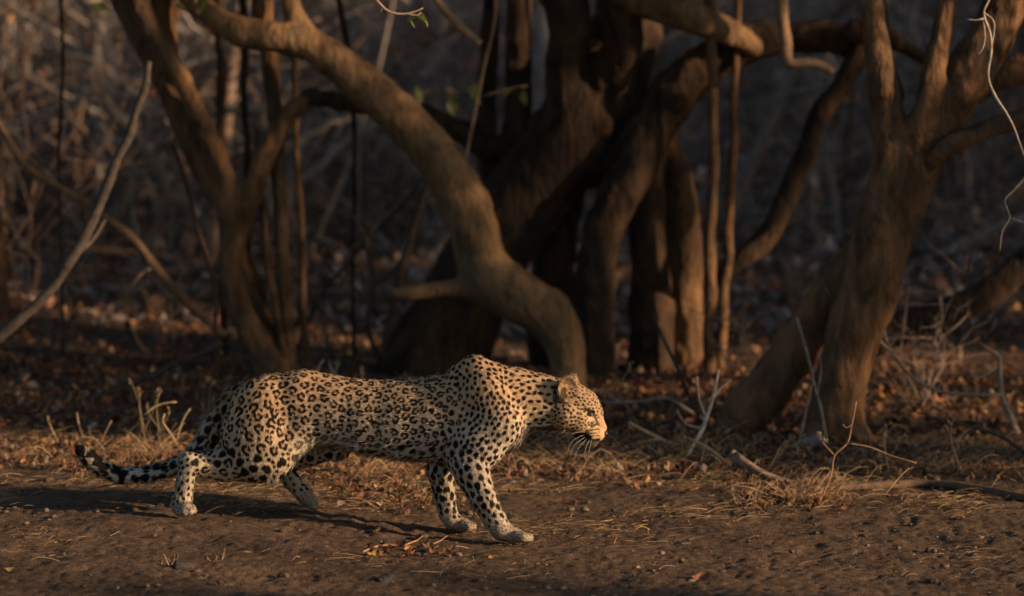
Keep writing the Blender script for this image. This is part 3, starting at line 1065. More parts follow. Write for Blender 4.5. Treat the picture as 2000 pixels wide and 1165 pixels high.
dead_branch('dead_branch', 'low curved twig just beyond the leopard\'s muzzle', 'branch', None,
            [[(1395, 830, 8), (1362, 812, 8), (1330, 792, 7), (1300, 778, 7), (1250, 784, 6), (1190, 786, 6), (1120, 776, 5)]], (0.26, 0.2, 0.16), 6)
dead_branch('vine', 'pale dead vine hanging in loops down the right edge', 'vine', 1.0,
            [[(1990, -620, 6), (1960, -350, 6), (1948, -150, 5), (1936, -20, 5), (1922, 25, 6), (1932, 60, 6), (1936, 95, 6), (1930, 150, 6), (1945, 190, 6), (1968, 225, 5), (1985, 262, 5), (1998, 300, 5), (2012, 330, 5), (1998, 352, 5), (1980, 372, 4), (1962, 392, 4), (1972, 425, 4), (1958, 450, 3), (1953, 492, 2)],
             [(1922, 36, 5), (1905, 40, 4), (1888, 38, 3)], [(1920, 36, 4), (1924, 75, 4), (1918, 98, 3), (1908, 108, 2)], [(1972, 425, 3), (1990, 432, 3), (2010, 440, 2)], [(1922, 25, 4), (1942, 45, 4), (1936, 95, 4)]],
            (0.28, 0.235, 0.20), 6, step=0.015)
dead_branch('dead_branch', 'brown broken branch hanging into the top of the view', 'branch', 3.6,
            [[(700, -420, 18), (760, -230, 16), (805, -90, 15), (838, -20, 14), (868, 18, 16), (898, 52, 17), (926, 78, 19), (938, 88, 16)]], (0.26, 0.17, 0.10), 9)
dead_branch('dead_branch', 'short broken stub hanging below the horizontal limb', 'branch', YC - .5,
            [[(1490, -420, 26), (1512, -180, 25), (1522, -20, 24), (1528, 40, 24), (1532, 90, 24), (1540, 125, 22), (1575, 122, 20), (1610, 130, 18), (1626, 142, 14)]], (0.24, 0.16, 0.10), 9)
dead_branch('dead_branch', 'fallen brown branch lying at the right edge of the open earth', 'branch', 'ground',
            [[(1628, 962, 13), (1680, 958, 15), (1740, 954, 16), (1800, 953, 17), (1860, 958, 17), (1930, 967, 18), (2000, 978, 19), (2090, 992, 19)],
             [(1740, 954, 6), (1712, 942, 5), (1690, 938, 3)]], (0.115, 0.078, 0.055), 10)
dead_branch('dead_branch', 'short cut branch end tilting up from the straw at right', 'branch', None,
            [[(1548, 948, 14, -.02), (1510, 934, 17), (1470, 914, 19, .04), (1436, 893, 20, .08), (1431, 890, 15, .08)]], (0.20, 0.14, 0.10), 10)
dead_branch('dead_branch', 'thin tan stick rising left towards the leopard\'s muzzle', 'branch', None,
            [[(1380, 880, 6, 0), (1330, 874, 7, .0), (1290, 858, 7, .0), (1250, 838, 8, .0), (1228, 826, 7, 0)], [(1290, 858, 4), (1262, 862, 3, -.03), (1240, 868, 2, -.05)]], (0.42, 0.29, 0.18), 7)
dead_branch('dead_branch', 'thin tan stick slanting down beside the white shoot', 'branch', None,
            [[(1428, 910, 5, -.1), (1400, 888, 6, -.05), (1366, 866, 6, 0), (1336, 852, 5, .05)]], (0.42, 0.29, 0.18), 7)
dead_branch('dead_branch', 'grey root-like stick on the ground before the dark buttress', 'branch', 'ground',
            [[(1420, 838, 9), (1460, 862, 9), (1500, 875, 8), (1560, 880, 6)]], GREYW, 7)
dead_branch('dead_branch', 'twig leaning at the right edge beside the bare shrub', 'branch', None,
            [[(2030, 905, 9), (1985, 872, 9), (1950, 850, 8), (1900, 835, 6), (1850, 822, 4), (1770, 800, 3)]], GREYW, 6)

def twig_bush(label, px, py, n, height, spread, seed, col):
    """a low bare bush: forking stems from one foot"""
    r = np.random.default_rng(seed)
    g = G(px, py)
    tt = thing('twiggy_bush', label, 'bush', g)
    for i in range(n):
        mb = MB()
        a, out = r.uniform(0, 6.28), spread * r.uniform(.2, 1.1)
        h_ = height * r.uniform(.5, 1.15)
        t_ = np.linspace(0, 1, 9)
        wob = np.cumsum(r.normal(0, .022, (9, 3)), 0) * h_ * 2.0
        wob[0] = 0
        pts = np.stack([g[0] + r.normal(0, .03) + out * t_ ** 1.3 * math.cos(a), g[1] + r.normal(0, .03) + .6 * out * t_ ** 1.3 * math.sin(a), g[2] - .02 + h_ * (t_ - .2 * t_ ** 3)], 1) + wob
        rad = r.uniform(.0028, .006)
        c_ = np.array(col) * r.uniform(.6, 1.25)
        mb.tube(pts, rad * np.linspace(1, .25, 9), 5, c_)
        for k in range(r.integers(3, 7)):
            j = r.integers(2, 8)
            d = r.normal(0, 1, 3) * np.array([1, .7, .5]) + np.array([0, 0, .45])
            L = h_ * r.uniform(.12, .4)
            q = pts[j] + np.outer(np.linspace(0, 1, 5), d) * L + np.cumsum(r.normal(0, .012, (5, 3)), 0) * np.array([[0], [1], [1], [1], [1]])
            mb.tube(q, rad * .55 * np.linspace(1, .25, 5), 4, c_)
            q2 = q[2] + np.outer(np.linspace(0, 1, 4), d[[1, 0, 2]] * np.array([-1, 1, 1])) * L * .5
            mb.tube(q2, rad * .35 * np.linspace(1, .3, 4), 3, c_)
        mb.build('stem', M_TWIG, tt)
    return tt


for a_ in [('bare twiggy bush at the left beneath the long grey branch', 110, 700, 9, 1.0, .55, 201, (0.13, 0.095, 0.07)),
           ('bare twiggy bush just left of the forked tree', 330, 690, 9, .9, .5, 202, (0.14, 0.10, 0.072)),
           ('thin twiggy bush right of the forked tree', 640, 715, 10, .95, .45, 203, (0.12, 0.085, 0.06)),
           ('fine twiggy bush between the pole stems and the ruddy tree', 1500, 790, 8, .55, .35, 204, (0.16, 0.125, 0.10)),
           ('grey twiggy bush right of the ruddy tree', 1800, 800, 12, .75, .5, 205, (0.16, 0.13, 0.11)),
           ('tall twiggy bush at the right edge behind the log', 1930, 660, 12, 1.2, .6, 206, (0.14, 0.115, 0.10)),
           ('tall bare bush far left behind the branches', 40, 610, 12, 1.5, .7, 207, (0.15, 0.105, 0.075)),
           ('bare bush behind the forked tree\'s stems', 440, 600, 12, 1.4, .7, 208, (0.13, 0.10, 0.08)),
           ('bare bush seen under the arching trunk', 780, 590, 12, 1.2, .6, 209, (0.15, 0.12, 0.10)),
           ('bare bush right of the pole stems, far back', 1560, 590, 12, 1.2, .6, 210, (0.18, 0.155, 0.14))]:
    twig_bush(*a_)

# ================================================================== THICKET FAR BEHIND
def thicket():
    r = np.random.default_rng(77)
    mb = MB()
    n = 2300
    Y = 9.5 + 22 * r.random(n) ** 1.1
    half = 1000 / FPX * (Y + CAM_D) * 1.6
    x = r.uniform(-1, 1, n) * half
    z0 = gz(x, Y)
    h = r.uniform(0.7, 3.4, n)
    h = np.where((x / half > -0.05) & (Y < 15.5) & (r.random(n) < 0.75), 0.12, h)
    a = r.uniform(0, 6.28, n)
    lean, bend = r.normal(0, 0.8, n), r.normal(0, 0.7, n)
    t_ = np.linspace(0, 1, 6)
    off = h[:, None] * (lean[:, None] * t_ + bend[:, None] * t_ ** 2)
    pts = np.stack([x[:, None] + off * np.cos(a)[:, None], Y[:, None] + off * np.sin(a)[:, None] * .6, z0[:, None] + h[:, None] * (t_ - .12 * t_ ** 2)], 2)
    g = r.uniform(0.4, 1.1, (n, 1))
    col = np.where(r.random((n, 1)) < 0.7, np.array([[0.29, 0.265, 0.25]]), np.array([[0.23, 0.165, 0.125]])) * g
    rad = r.uniform(0.006, 0.022, n) * np.where(r.random(n) < 0.08, 2.6, 1)
    mb.strands(pts, rad[:, None] * np.linspace(1, .4, 6), 5, col)
    m = 11000
    w = r.integers(n, size=m)
    k = r.integers(1, 6, m)
    p0 = pts[w, k]
    d = r.normal(size=(m, 3)) * np.array([1, .6, .7])
    L = r.uniform(0.2, 0.8, (m, 1))
    p1 = p0 + d * L * .5
    p2 = p1 + (d + r.normal(size=(m, 3)) * .6) * L * .4
    mb.strands(np.stack([p0, p1, p2], 1), rad[w][:, None] * np.array([.5, .35, .2]), 3, col[w] * r.uniform(.8, 1.2, (m, 1)))
    # withered leaves still hanging in it
    m = 8000
    Y = r.uniform(9.5, 30, m)
    half = 1000 / FPX * (Y + CAM_D) * 1.15
    x = r.uniform(-1, 1, m) * half
    left = sstep(0.3, -0.8, x / half)
    ok = noise3(x * 0.7, Y * 0.5, 12.0) > r.uniform(-0.4, 0.7, m) - 0.4 * left
    x, Y, left = x[ok], Y[ok], left[ok]
    for x_, y_, z_, l_ in zip(x, Y, gz(x, Y), left):
        v, q = LEAF_LIB[r.integers(len(LEAF_LIB))]
        R = rot(r.uniform(0, 6.28), r.uniform(-1.5, 1.5), r.uniform(-1.5, 1.5))
        c = LEAF_COLS[r.integers(len(LEAF_COLS))] if r.random() < 0.2 + 0.6 * l_ else GREY_COLS[r.integers(len(GREY_COLS))]
        mb.add((v * r.uniform(0.05, 0.13)) @ R.T + np.array([x_, y_, z_ + r.uniform(0.05, 2.2)]), q, None, c * r.uniform(.6, 1.2))
    return setp(mb.build('thicket_undergrowth', M_TWIG), 'grey tangled thicket of bare stems far behind the trees', kind='stuff')


thicket()
# blurred stems that stand out in it
for pts, Y, lab, col in [
    ([(330, 400, 26), (300, 320, 26), (240, 245, 26), (200, 190, 28), (186, 120, 30), (190, 40, 32), (150, -30, 34)], 9.5, 'pale grey crooked trunk far back at top left', (0.15, 0.135, 0.125)),
    ([(262, 228, 14), (350, 222, 15), (440, 216, 16), (545, 214, 16)], 9.2, 'pale bare bough lying level behind the forked tree', (0.17, 0.15, 0.135)),
    ([(590, 360, 16), (640, 310, 15), (690, 262, 14), (760, 235, 12)], 8.6, 'grey leaning stem far behind the arching trunk', (0.26, 0.235, 0.215)),
    ([(1045, 420, 40), (1058, 240, 40), (1062, 100, 40), (1066, -30, 40)], 12.0, 'pale grey trunk seen far back between the great tree\'s trunks', (0.32, 0.30, 0.30)),
    ([(1790, 520, 20), (1870, 480, 20), (1940, 450, 18), (2020, 420, 18)], 9.5, 'grey fallen bough far back behind the ruddy tree', (0.28, 0.26, 0.25)),
    ([(1590, 400, 14), (1600, 250, 14), (1592, 100, 14), (1604, -30, 14)], 11.0, 'grey upright stem far back left of the ruddy tree', (0.24, 0.22, 0.21)),
]:
    path = tree_path(pts, Y)
    tt = thing('far_stem', lab, 'stem', (path[0][0], Y, float(gz(path[0][0], Y))))
    tube_wood('stem', path, M_TWIG, tt, 9, hash_(lab), col, 0.1)

# ================================================================== UNSEEN TREES ADDED BESIDE THE VIEW (to throw the dappled shade)
SHADE = [  # x, y, crown centre z, radii, clumps, seed, how it looks
    (6.0, 0.15, 1.8, (1.2, 1.05, 1.3), 44, 61, 'small thin-leaved tree'), (6.2, 2.1, 2.4, (1.2, 1.2, 1.6), 22, 62, 'open-crowned tree'),
    (8.0, -4.95, 2.2, (1.0, 0.8, 1.2), 7, 72, 'lone thin sapling tree'),
    (6.9, 4.7, 2.5, (1.4, 1.3, 1.8), 150, 63, 'low round tree'), (8.6, 6.9, 2.8, (1.6, 1.3, 2.0), 130, 64, 'dense bushy tree'),
    (9.0, 9.4, 3.0, (1.9, 1.8, 2.4), 170, 65, 'wide spreading tree'), (10.5, 12.6, 3.2, (2.2, 2.1, 2.6), 190, 66, 'tall leafy tree'),
    (11.5, 16.0, 3.4, (2.3, 2.2, 2.8), 190, 67, 'broad dark tree'), (12.5, 19.6, 3.6, (2.4, 2.3, 2.9), 190, 68, 'distant full-crowned tree'),
    (14.0, 23.4, 3.8, (2.5, 2.4, 3.0), 190, 69, 'farthest of the leafy trees'),
]
t = thing('shade_tree', 'unseen young small-leaved tree added just outside the view on the right to dapple the trunks', 'tree', (3.1, 2.45, 0), 'unseen trees added beside the view to shade the glade')
tube_wood('trunk', np.array([(3.15, 2.5, -.05, .05), (3.1, 2.45, .8, .04), (3.15, 2.5, 1.6, .03), (3.1, 2.4, 2.6, .02)]), M_BARK_L, t, 8, 5.5)
crown(t, (3.1, 2.5, 2.2), (0.75, 0.9, 1.1), 44, 90, (0.025, 0.045), 71, GREENS, clump_r=0.15)  # close unseen crown, added to break the sun into crisp dapples
for i, (x, y, z, rad, n, seed, look) in enumerate(SHADE):
    t = thing('shade_tree', look + ' added unseen beyond the view to shade the glade', 'tree', (x, y, 0), 'unseen trees added beside the view to shade the glade')
    tube_wood('trunk', np.array([(x, y, -.05, .16), (x + .1, y, .9, .13), (x - .1, y + .1, 1.9, .11), (x, y, z + .5, .06)]), M_BARK_L, t, 10, seed)
    crown(t, (x, y, z), rad, n, 110 if n < 100 else 140, (0.05, 0.09), seed, GREENS, clump_r=0.24 if n < 100 else 0.34)

# ================================================================== THE LEOPARD
PX = mpp(0.15)                                     # metres per photograph pixel at the leopard


def ys(px):
    """depth of the leopard's spine: the body is turned a little, head towards the camera"""
    return float(np.interp(px, [100, 420, 950, 1100, 1200], [0.33, 0.285, 0.085, 0.045, 0.03]))


pf, ph, pff = G(1008, 1062), G(360, 1010), G(898, 1039)
LAT = np.array([0.21, 0.978, 0.0])                 # sideways axis of the trunk, away from the camera


def lp(px, py, dy=0.0):
    return P(px, py, ys(px) + dy)


CELL = 0.0042
lo = P(120, 1085, 0.1) - np.array([0.02, 0.35, 0.02])
hi = P(1210, 670, 0.1) + np.array([0.02, 0.62, 0.02])
LF = Field(lo, hi, CELL)


def cone(a, b, ra, rb, k, sq=1.0, tag='torso', ax=LAT, flow=None):
    LF.cone(lp(*a), lp(*b), ra * PX, rb * PX, k, sq, ax, tag, flow)


def chain(pts, k, sq=1.0, tag='torso', ax=LAT, back=False):
    dr = 1.3 if tag in ('foreleg', 'paw', 'hindfoot') else 0.0
    pts = [(*p[:3], p[3] - dr) for p in pts]
    for a, b in zip(pts[:-1], pts[1:]):
        fl = lp(*a[:2], a[2]) - lp(*b[:2], b[2]) if back else None
        cone(a[:3], b[:3], a[3], b[3], k, sq, tag, ax, fl)


# trunk of the body, from chest to rump (fur runs backwards)
chain([(972, 803, 0, 72), (920, 814, 0, 86), (860, 819, 0, 81), (790, 820, 0, 75), (720, 816, 0, 68), (650, 803, 0, 64), (590, 795, 0, 69), (530, 797, 0, 64), (478, 806, 0, 50)], 0.02, 0.68)
chain([(880, 758, 0, 20), (800, 762, 0, 18), (700, 765, 0, 18), (600, 745, 0, 18)], 0.02, 0.8)       # line of the spine
# neck
chain([(1092, 789, 0, 47), (1045, 785, 0, 52), (1000, 782, 0, 60), (955, 792, 0, 68)], 0.025, 0.74, 'neck')
# shoulders and upper forelegs
chain([(898, 734, -.030, 22), (928, 724, -.035, 25), (962, 735, -.03, 26)], 0.03, 0.8, 'shoulder')
chain([(928, 726, -.045, 22), (945, 770, -.072, 40), (968, 825, -.078, 48)], 0.025, 0.62, 'shoulder')
chain([(968, 828, -.078, 48), (935, 868, -.082, 46), (908, 893, -.082, 37)], 0.025, 0.72, 'shoulder')
chain([(925, 728, .045, 20), (935, 770, .07, 38), (945, 825, .075, 44)], 0.025, 0.62, 'shoulder')
chain([(940, 828, .075, 42), (905, 868, .08, 40), (868, 890, .085, 32)], 0.025, 0.75, 'shoulder')
# near foreleg: its foot stands at pf
dn = pf[1] - ys(1000)
chain([(905, 888, -.085, 39), (922, 925, dn * .6 - .03, 34), (946, 978, dn, 25), (966, 1016, dn, 20.5), (980, 1036, dn, 20)], 0.014, 0.85, 'foreleg')
chain([(978, 1036, dn, 20), (1004, 1046, dn, 15.5), (1020, 1050, dn - .005, 11)], 0.010, 1.15, 'paw')
for lx, o in ((1020, -.037), (1029, -.015), (1031, .010), (1024, .033)):
    cone((lx - 12, 1046, dn + o * .8), (lx + 2, 1051, dn + o), 8.5, 9.5, 0.003, 1, 'paw')
# far foreleg
df = pff[1] - ys(890)
chain([(866, 888, .09, 33), (860, 920, df * .9, 27), (868, 970, df, 20.5), (876, 1004, df, 17), (884, 1017, df, 17)], 0.014, 0.85, 'foreleg')
chain([(882, 1019, df, 17), (906, 1026, df, 13.5), (917, 1028, df, 10)], 0.010, 1.15, 'paw')
for lx, o in ((912, -.03), (919, -.010), (920, .010), (914, .028)):
    cone((lx - 9, 1024, df + o * .8), (lx + 3, 1029, df + o), 7.5, 8.5, 0.003, 1, 'paw')
# near hind leg
dh = ph[1] - ys(360)
chain([(505, 800, -.055, 58), (495, 850, -.075, 60), (492, 880, -.08, 58)], 0.03, 0.6, 'thigh')
chain([(495, 870, -.078, 56), (520, 898, -.085, 38)], 0.03, 0.6, 'thigh')
chain([(575, 850, -.05, 36), (530, 893, -.08, 36)], 0.03, 0.45, 'thigh')
chain([(505, 902, -.082, 38), (440, 908, -.08, 31), (400, 907, -.085, 25), (370, 906, dh, 20)], 0.02, 0.75, 'shank')
chain([(368, 903, dh, 19), (362, 940, dh, 17), (357, 972, dh, 18), (354, 986, dh - .01, 19)], 0.012, 0.9, 'hindfoot')
chain([(352, 990, dh - .005, 18.5), (363, 995, dh - .035, 16)], 0.010, 1.1, 'paw')
for lx, o, dz in ((349, -.052, 1002), (359, -.062, 1002), (369, -.058, 1000), (376, -.042, 997)):
    cone((lx - 2, dz - 6, dh + o * .6), (lx + 1, dz, dh + o), 7.5, 8, 0.003, 1, 'paw')
# far hind leg, swinging forward
chain([(540, 805, .05, 56), (600, 835, .07, 48), (652, 862, .08, 36)], 0.03, 0.6, 'thigh')
chain([(655, 864, .085, 33), (605, 884, .09, 25), (560, 902, .10, 21), (545, 912, .10, 19)], 0.014, 0.8, 'shank')
chain([(545, 910, .10, 19), (570, 940, .10, 17), (594, 966, .10, 16.5), (602, 975, .10, 16)], 0.012, 0.9, 'hindfoot')
chain([(600, 972, .10, 16.5), (612, 986, .10, 12)], 0.010, 1.15, 'paw')
for o in (-.026, -.009, .009, .026):
    cone((606, 980, .10 + o * .8), (614, 989, .10 + o), 8.5, 8, 0.006, 1, 'paw')
# tail
chain([(470, 772, -.005, 22), (444, 800, -.015, 21), (418, 838, -.02, 20), (395, 872, -.01, 18), (366, 900, .03, 15), (330, 917, .05, 14), (290, 926, .05, 13.5), (240, 930, .04, 13.5), (205, 919, .03, 13.5), (178, 900, .02, 13), (162, 885, .01, 10.5), (156, 879, .01, 7)], 0.008, 1.0, 'tail')
# head
HL = np.array([0.06, 0.998, 0])
def h(a, b, ra, rb, k, sq=1.0, tag='head', flow=None):
    LF.cone(lp(*a), lp(*b), ra * PX, rb * PX, k, sq, HL, tag, np.array([-0.9, 0, 0.25]) if flow is None else flow)
h((1096, 790, 0), (1118, 788, 0), 44, 39, 0.018, 0.82)
h((1118, 786, 0), (1139, 793, 0), 34, 31, 0.014, 0.95)
h((1139, 793, 0), (1152, 806, 0), 30, 25, 0.010, 0.74)
h((1150, 804, 0), (1173, 836, 0), 23, 12.5, 0.010, 0.72, 'face')
h((1140, 824, 0), (1160, 843, 0), 27, 18, 0.010, 0.86, 'face')
for s in (-1, 1):
    h((1156, 848, s * .0195), (1167, 849, s * .0130), 16.0, 14, 0.006, 1, 'muzzle', np.array([-0.7, 0, -0.4]))
    h((1106, 812, s * .040), (1128, 820, s * .036), 29, 24, 0.014, 0.9)
    h((1143, 797, s * .030), (1155, 800, s * .026), 10, 9, 0.008, 1)                 # brow above the eye
    h((1140, 818, s * .034), (1158, 822, s * .024), 11, 9, 0.009, 1)                 # cheekbone
h((1078, 816, 0), (1150, 850, 0), 26, 13, 0.012, 0.75, 'jaw')
h((1144, 856, 0), (1158, 859, 0), 12.5, 10.5, 0.006, 1.2, 'jaw')
LF.carve(lp(1156, 810, -.040), 0.0080, 0.004)
LF.carve(lp(1156, 810, .040), 0.0080, 0.004)
LF.cup(lp(1110, 762, -.056), (0.50, -0.85, 0.16), 0.0400, 0.018, 0.0042, 0.007, 'ear', 1.12)
LF.cup(lp(1122, 756, .048), (0.86, 0.42, 0.16), 0.0385, 0.017, 0.0042, 0.007, 'ear', 1.12)

LV, LQ = LF.surface(2)
LN = vnormals(LV, LQ)

# which limb each point belongs to, and which way its fur lies
def assign(X):
    best = np.full(len(X), 1e9)
    tag = np.zeros(len(X), int)
    flow = np.zeros((len(X), 3))
    wsum = np.zeros(len(X))
    tags = []
    for fn, tg, fl in LF.prims:
        if tg not in tags:
            tags.append(tg)
        d = fn(X)
        m = d < best
        best[m] = d[m]
        tag[m] = tags.index(tg)
        w = np.exp(-np.clip(d, -0.01, 1) / 0.010)
        flow += w[:, None] * np.asarray(fl) / (np.linalg.norm(fl) + 1e-9)
        wsum += w
    return tag, flow / (wsum[:, None] + 1e-12), tags


TAG, FLOW, TAGS = assign(LV)


def design(X):
    """photograph-pixel style body coordinates (along, down) of points of the leopard"""
    d = X - CC
    dep = d @ CF
    return 1000 + FPX * (d @ CR) / dep, 582.5 - FPX * (d @ CU) / dep


LU, LW = design(LV)


def is_tag(tag, *names):
    m = np.zeros(len(tag), bool)
    for n in names:
        if n in TAGS:
            m |= tag == TAGS.index(n)
    return m


def spot_spec(tag, U, W):
    """spacing, radius, rosette-ness, elongation for every point"""
    n = len(tag)
    sp = np.full(n, 0.0345)
    ra = np.full(n, 0.0160)
    ro = np.ones(n)
    el = np.full(n, 1.02)

    def put(m, s_, r_, o_, e_):
        sp[m] = np.broadcast_to(s_, (n,))[m]
        ra[m] = np.broadcast_to(r_, (n,))[m]
        ro[m] = o_
        el[m] = e_
    to = is_tag(tag, 'torso')
    ridge = np.clip((775 - W) / 40, 0, 1) * (to & (U > 560))
    front = (0.55 * sstep(580, 680, U) + 0.45 * sstep(740, 880, U)) * to
    sp = sp - ridge * (1 - front) * 0.006 - front * 0.0090
    ra = ra - ridge * (1 - front) * 0.0030 - front * 0.0043
    low = sstep(845, 890, W) * to
    el = el + ridge * 0.2 + low * 0.35
    ro[low > 0.6] = 0.4
    m = is_tag(tag, 'thigh', 'shank')
    lowt = sstep(860, 905, W) * m
    put(m, 0.0350 + 0.001 * lowt, 0.0166 - 0.0004 * lowt, 1.0, 1.06)
    ro[m & (lowt > 0.5)] = 0.25
    m = is_tag(tag, 'shoulder') | (to & (U > 900))
    put(m, 0.0175 + 0.005 * sstep(850, 885, W), 0.0080 + 0.002 * sstep(850, 885, W), 0.0, 1.2)
    put(is_tag(tag, 'neck'), 0.0190, 0.0078, 0.0, 1.35)
    put(is_tag(tag, 'head'), 0.0126 - 0.003 * sstep(1115, 1150, U), 0.0052 - 0.0013 * sstep(1120, 1150, U), 0.0, 1.2)
    put(is_tag(tag, 'face'), 0.0086, 0.0032, 0.0, 1.1)
    put(is_tag(tag, 'jaw'), 0.0170, 0.0055, 0.0, 2.0)
    put(is_tag(tag, 'foreleg'), 0.0260 - 0.009 * sstep(985, 1025, W), 0.0118 - 0.005 * sstep(980, 1025, W), 0.0, 1.3)
    put(is_tag(tag, 'hindfoot'), 0.0180, 0.0068, 0.0, 1.3)
    put(is_tag(tag, 'paw'), 0.0100, 0.0028, 0.0, 1.4)
    put(is_tag(tag, 'tail'), 0.0300, 0.0150, 0.0, 1.1)
    return sp, ra, ro, el


def lay_spots():
    """centres of the coat's spots, as far apart as each part of the coat asks"""
    sp, ra, ro, el = spot_spec(TAG, LU, LW)
    bare = is_tag(TAG, 'muzzle', 'ear') | (is_tag(TAG, 'face') & (LU > 1163)) | (is_tag(TAG, 'jaw') & (LU > 1120))
    r = np.random.default_rng(5)
    order = r.permutation(len(LV))
    cell = 0.045
    grid = {}
    keep = []
    Vt = LV.tolist()
    spl = sp.tolist()
    bl = bare.tolist()
    for i in order.tolist():
        if bl[i]:
            continue
        x, y, z = Vt[i]
        s = spl[i]
        kx, ky, kz = int(x // cell), int(y // cell), int(z // cell)
        ok = True
        for a in (kx - 1, kx, kx + 1):
            for b in (ky - 1, ky, ky + 1):
                for c in (kz - 1, kz, kz + 1):
                    for (X, Y, Z, S) in grid.get((a, b, c), ()):
                        m = 0.5 * (s + S)
                        if (X - x) ** 2 + (Y - y) ** 2 + (Z - z) ** 2 < m * m:
                            ok = False
                            break
                    if not ok:
                        break
                if not ok:
                    break
            if not ok:
                break
        if ok:
            grid.setdefault((kx, ky, kz), []).append((x, y, z, s))
            keep.append(i)
    # small specks in the gaps between rosettes
    K = np.array(keep)
    big = (sp > 0.0215) & ~bare
    cand = np.where(big)[0]
    g = np.full(len(cand), 1e9, np.float32)
    Cf, Rf = LV[K].astype(np.float32), (ra[K] * 1.02).astype(np.float32)
    for a in range(0, len(cand), 6000):
        p = LV[cand[a:a + 6000]].astype(np.float32)
        d = np.sqrt(np.maximum(0, (p ** 2).sum(1)[:, None] + (Cf ** 2).sum(1)[None] - 2 * p @ Cf.T)) - Rf[None]
        g[a:a + 6000] = d.min(1)
    cand, g = cand[g > 0.0100], g[g > 0.0100]
    taken = np.zeros((0, 3))
    extra = []
    for i in np.argsort(-g):
        p = LV[cand[i]]
        if len(taken) and ((taken - p) ** 2).sum(1).min() < 0.0155 ** 2:
            continue
        taken = np.vstack([taken, p])
        extra.append(cand[i])
        ra[cand[i]] = min(0.0070, g[i] - 0.0035)
        ro[cand[i]] = 0
    return np.concatenate([K, np.array(extra, int)]), ra, ro, el


SI, ra_, ro_, el_ = lay_spots()
SC, SN = LV[SI], LN[SI]
fl = FLOW[SI]
ST = fl - SN * (fl * SN).sum(1, keepdims=True)
ST /= np.linalg.norm(ST, axis=1, keepdims=True) + 1e-9
SB = np.cross(SN, ST)
SR, SRO, SEL = ra_[SI], ro_[SI], el_[SI]
sr = np.random.default_rng(9)
nS = len(SI)
SR = SR * sr.uniform(0.86, 1.10, nS)
S_ph = sr.uniform(0, 6.28, (nS, 4))
S_am = sr.uniform(0.03, 0.16, (nS, 3))
S_gap = sr.uniform(0, 6.28, (nS, 3))
S_gw = np.stack([sr.uniform(0.22, 0.55, nS), sr.uniform(-0.1, 0.35, nS), sr.uniform(-0.3, 0.25, nS)], 1)
S_ros = (sr.random(nS) < SRO) & (SR > 0.011)


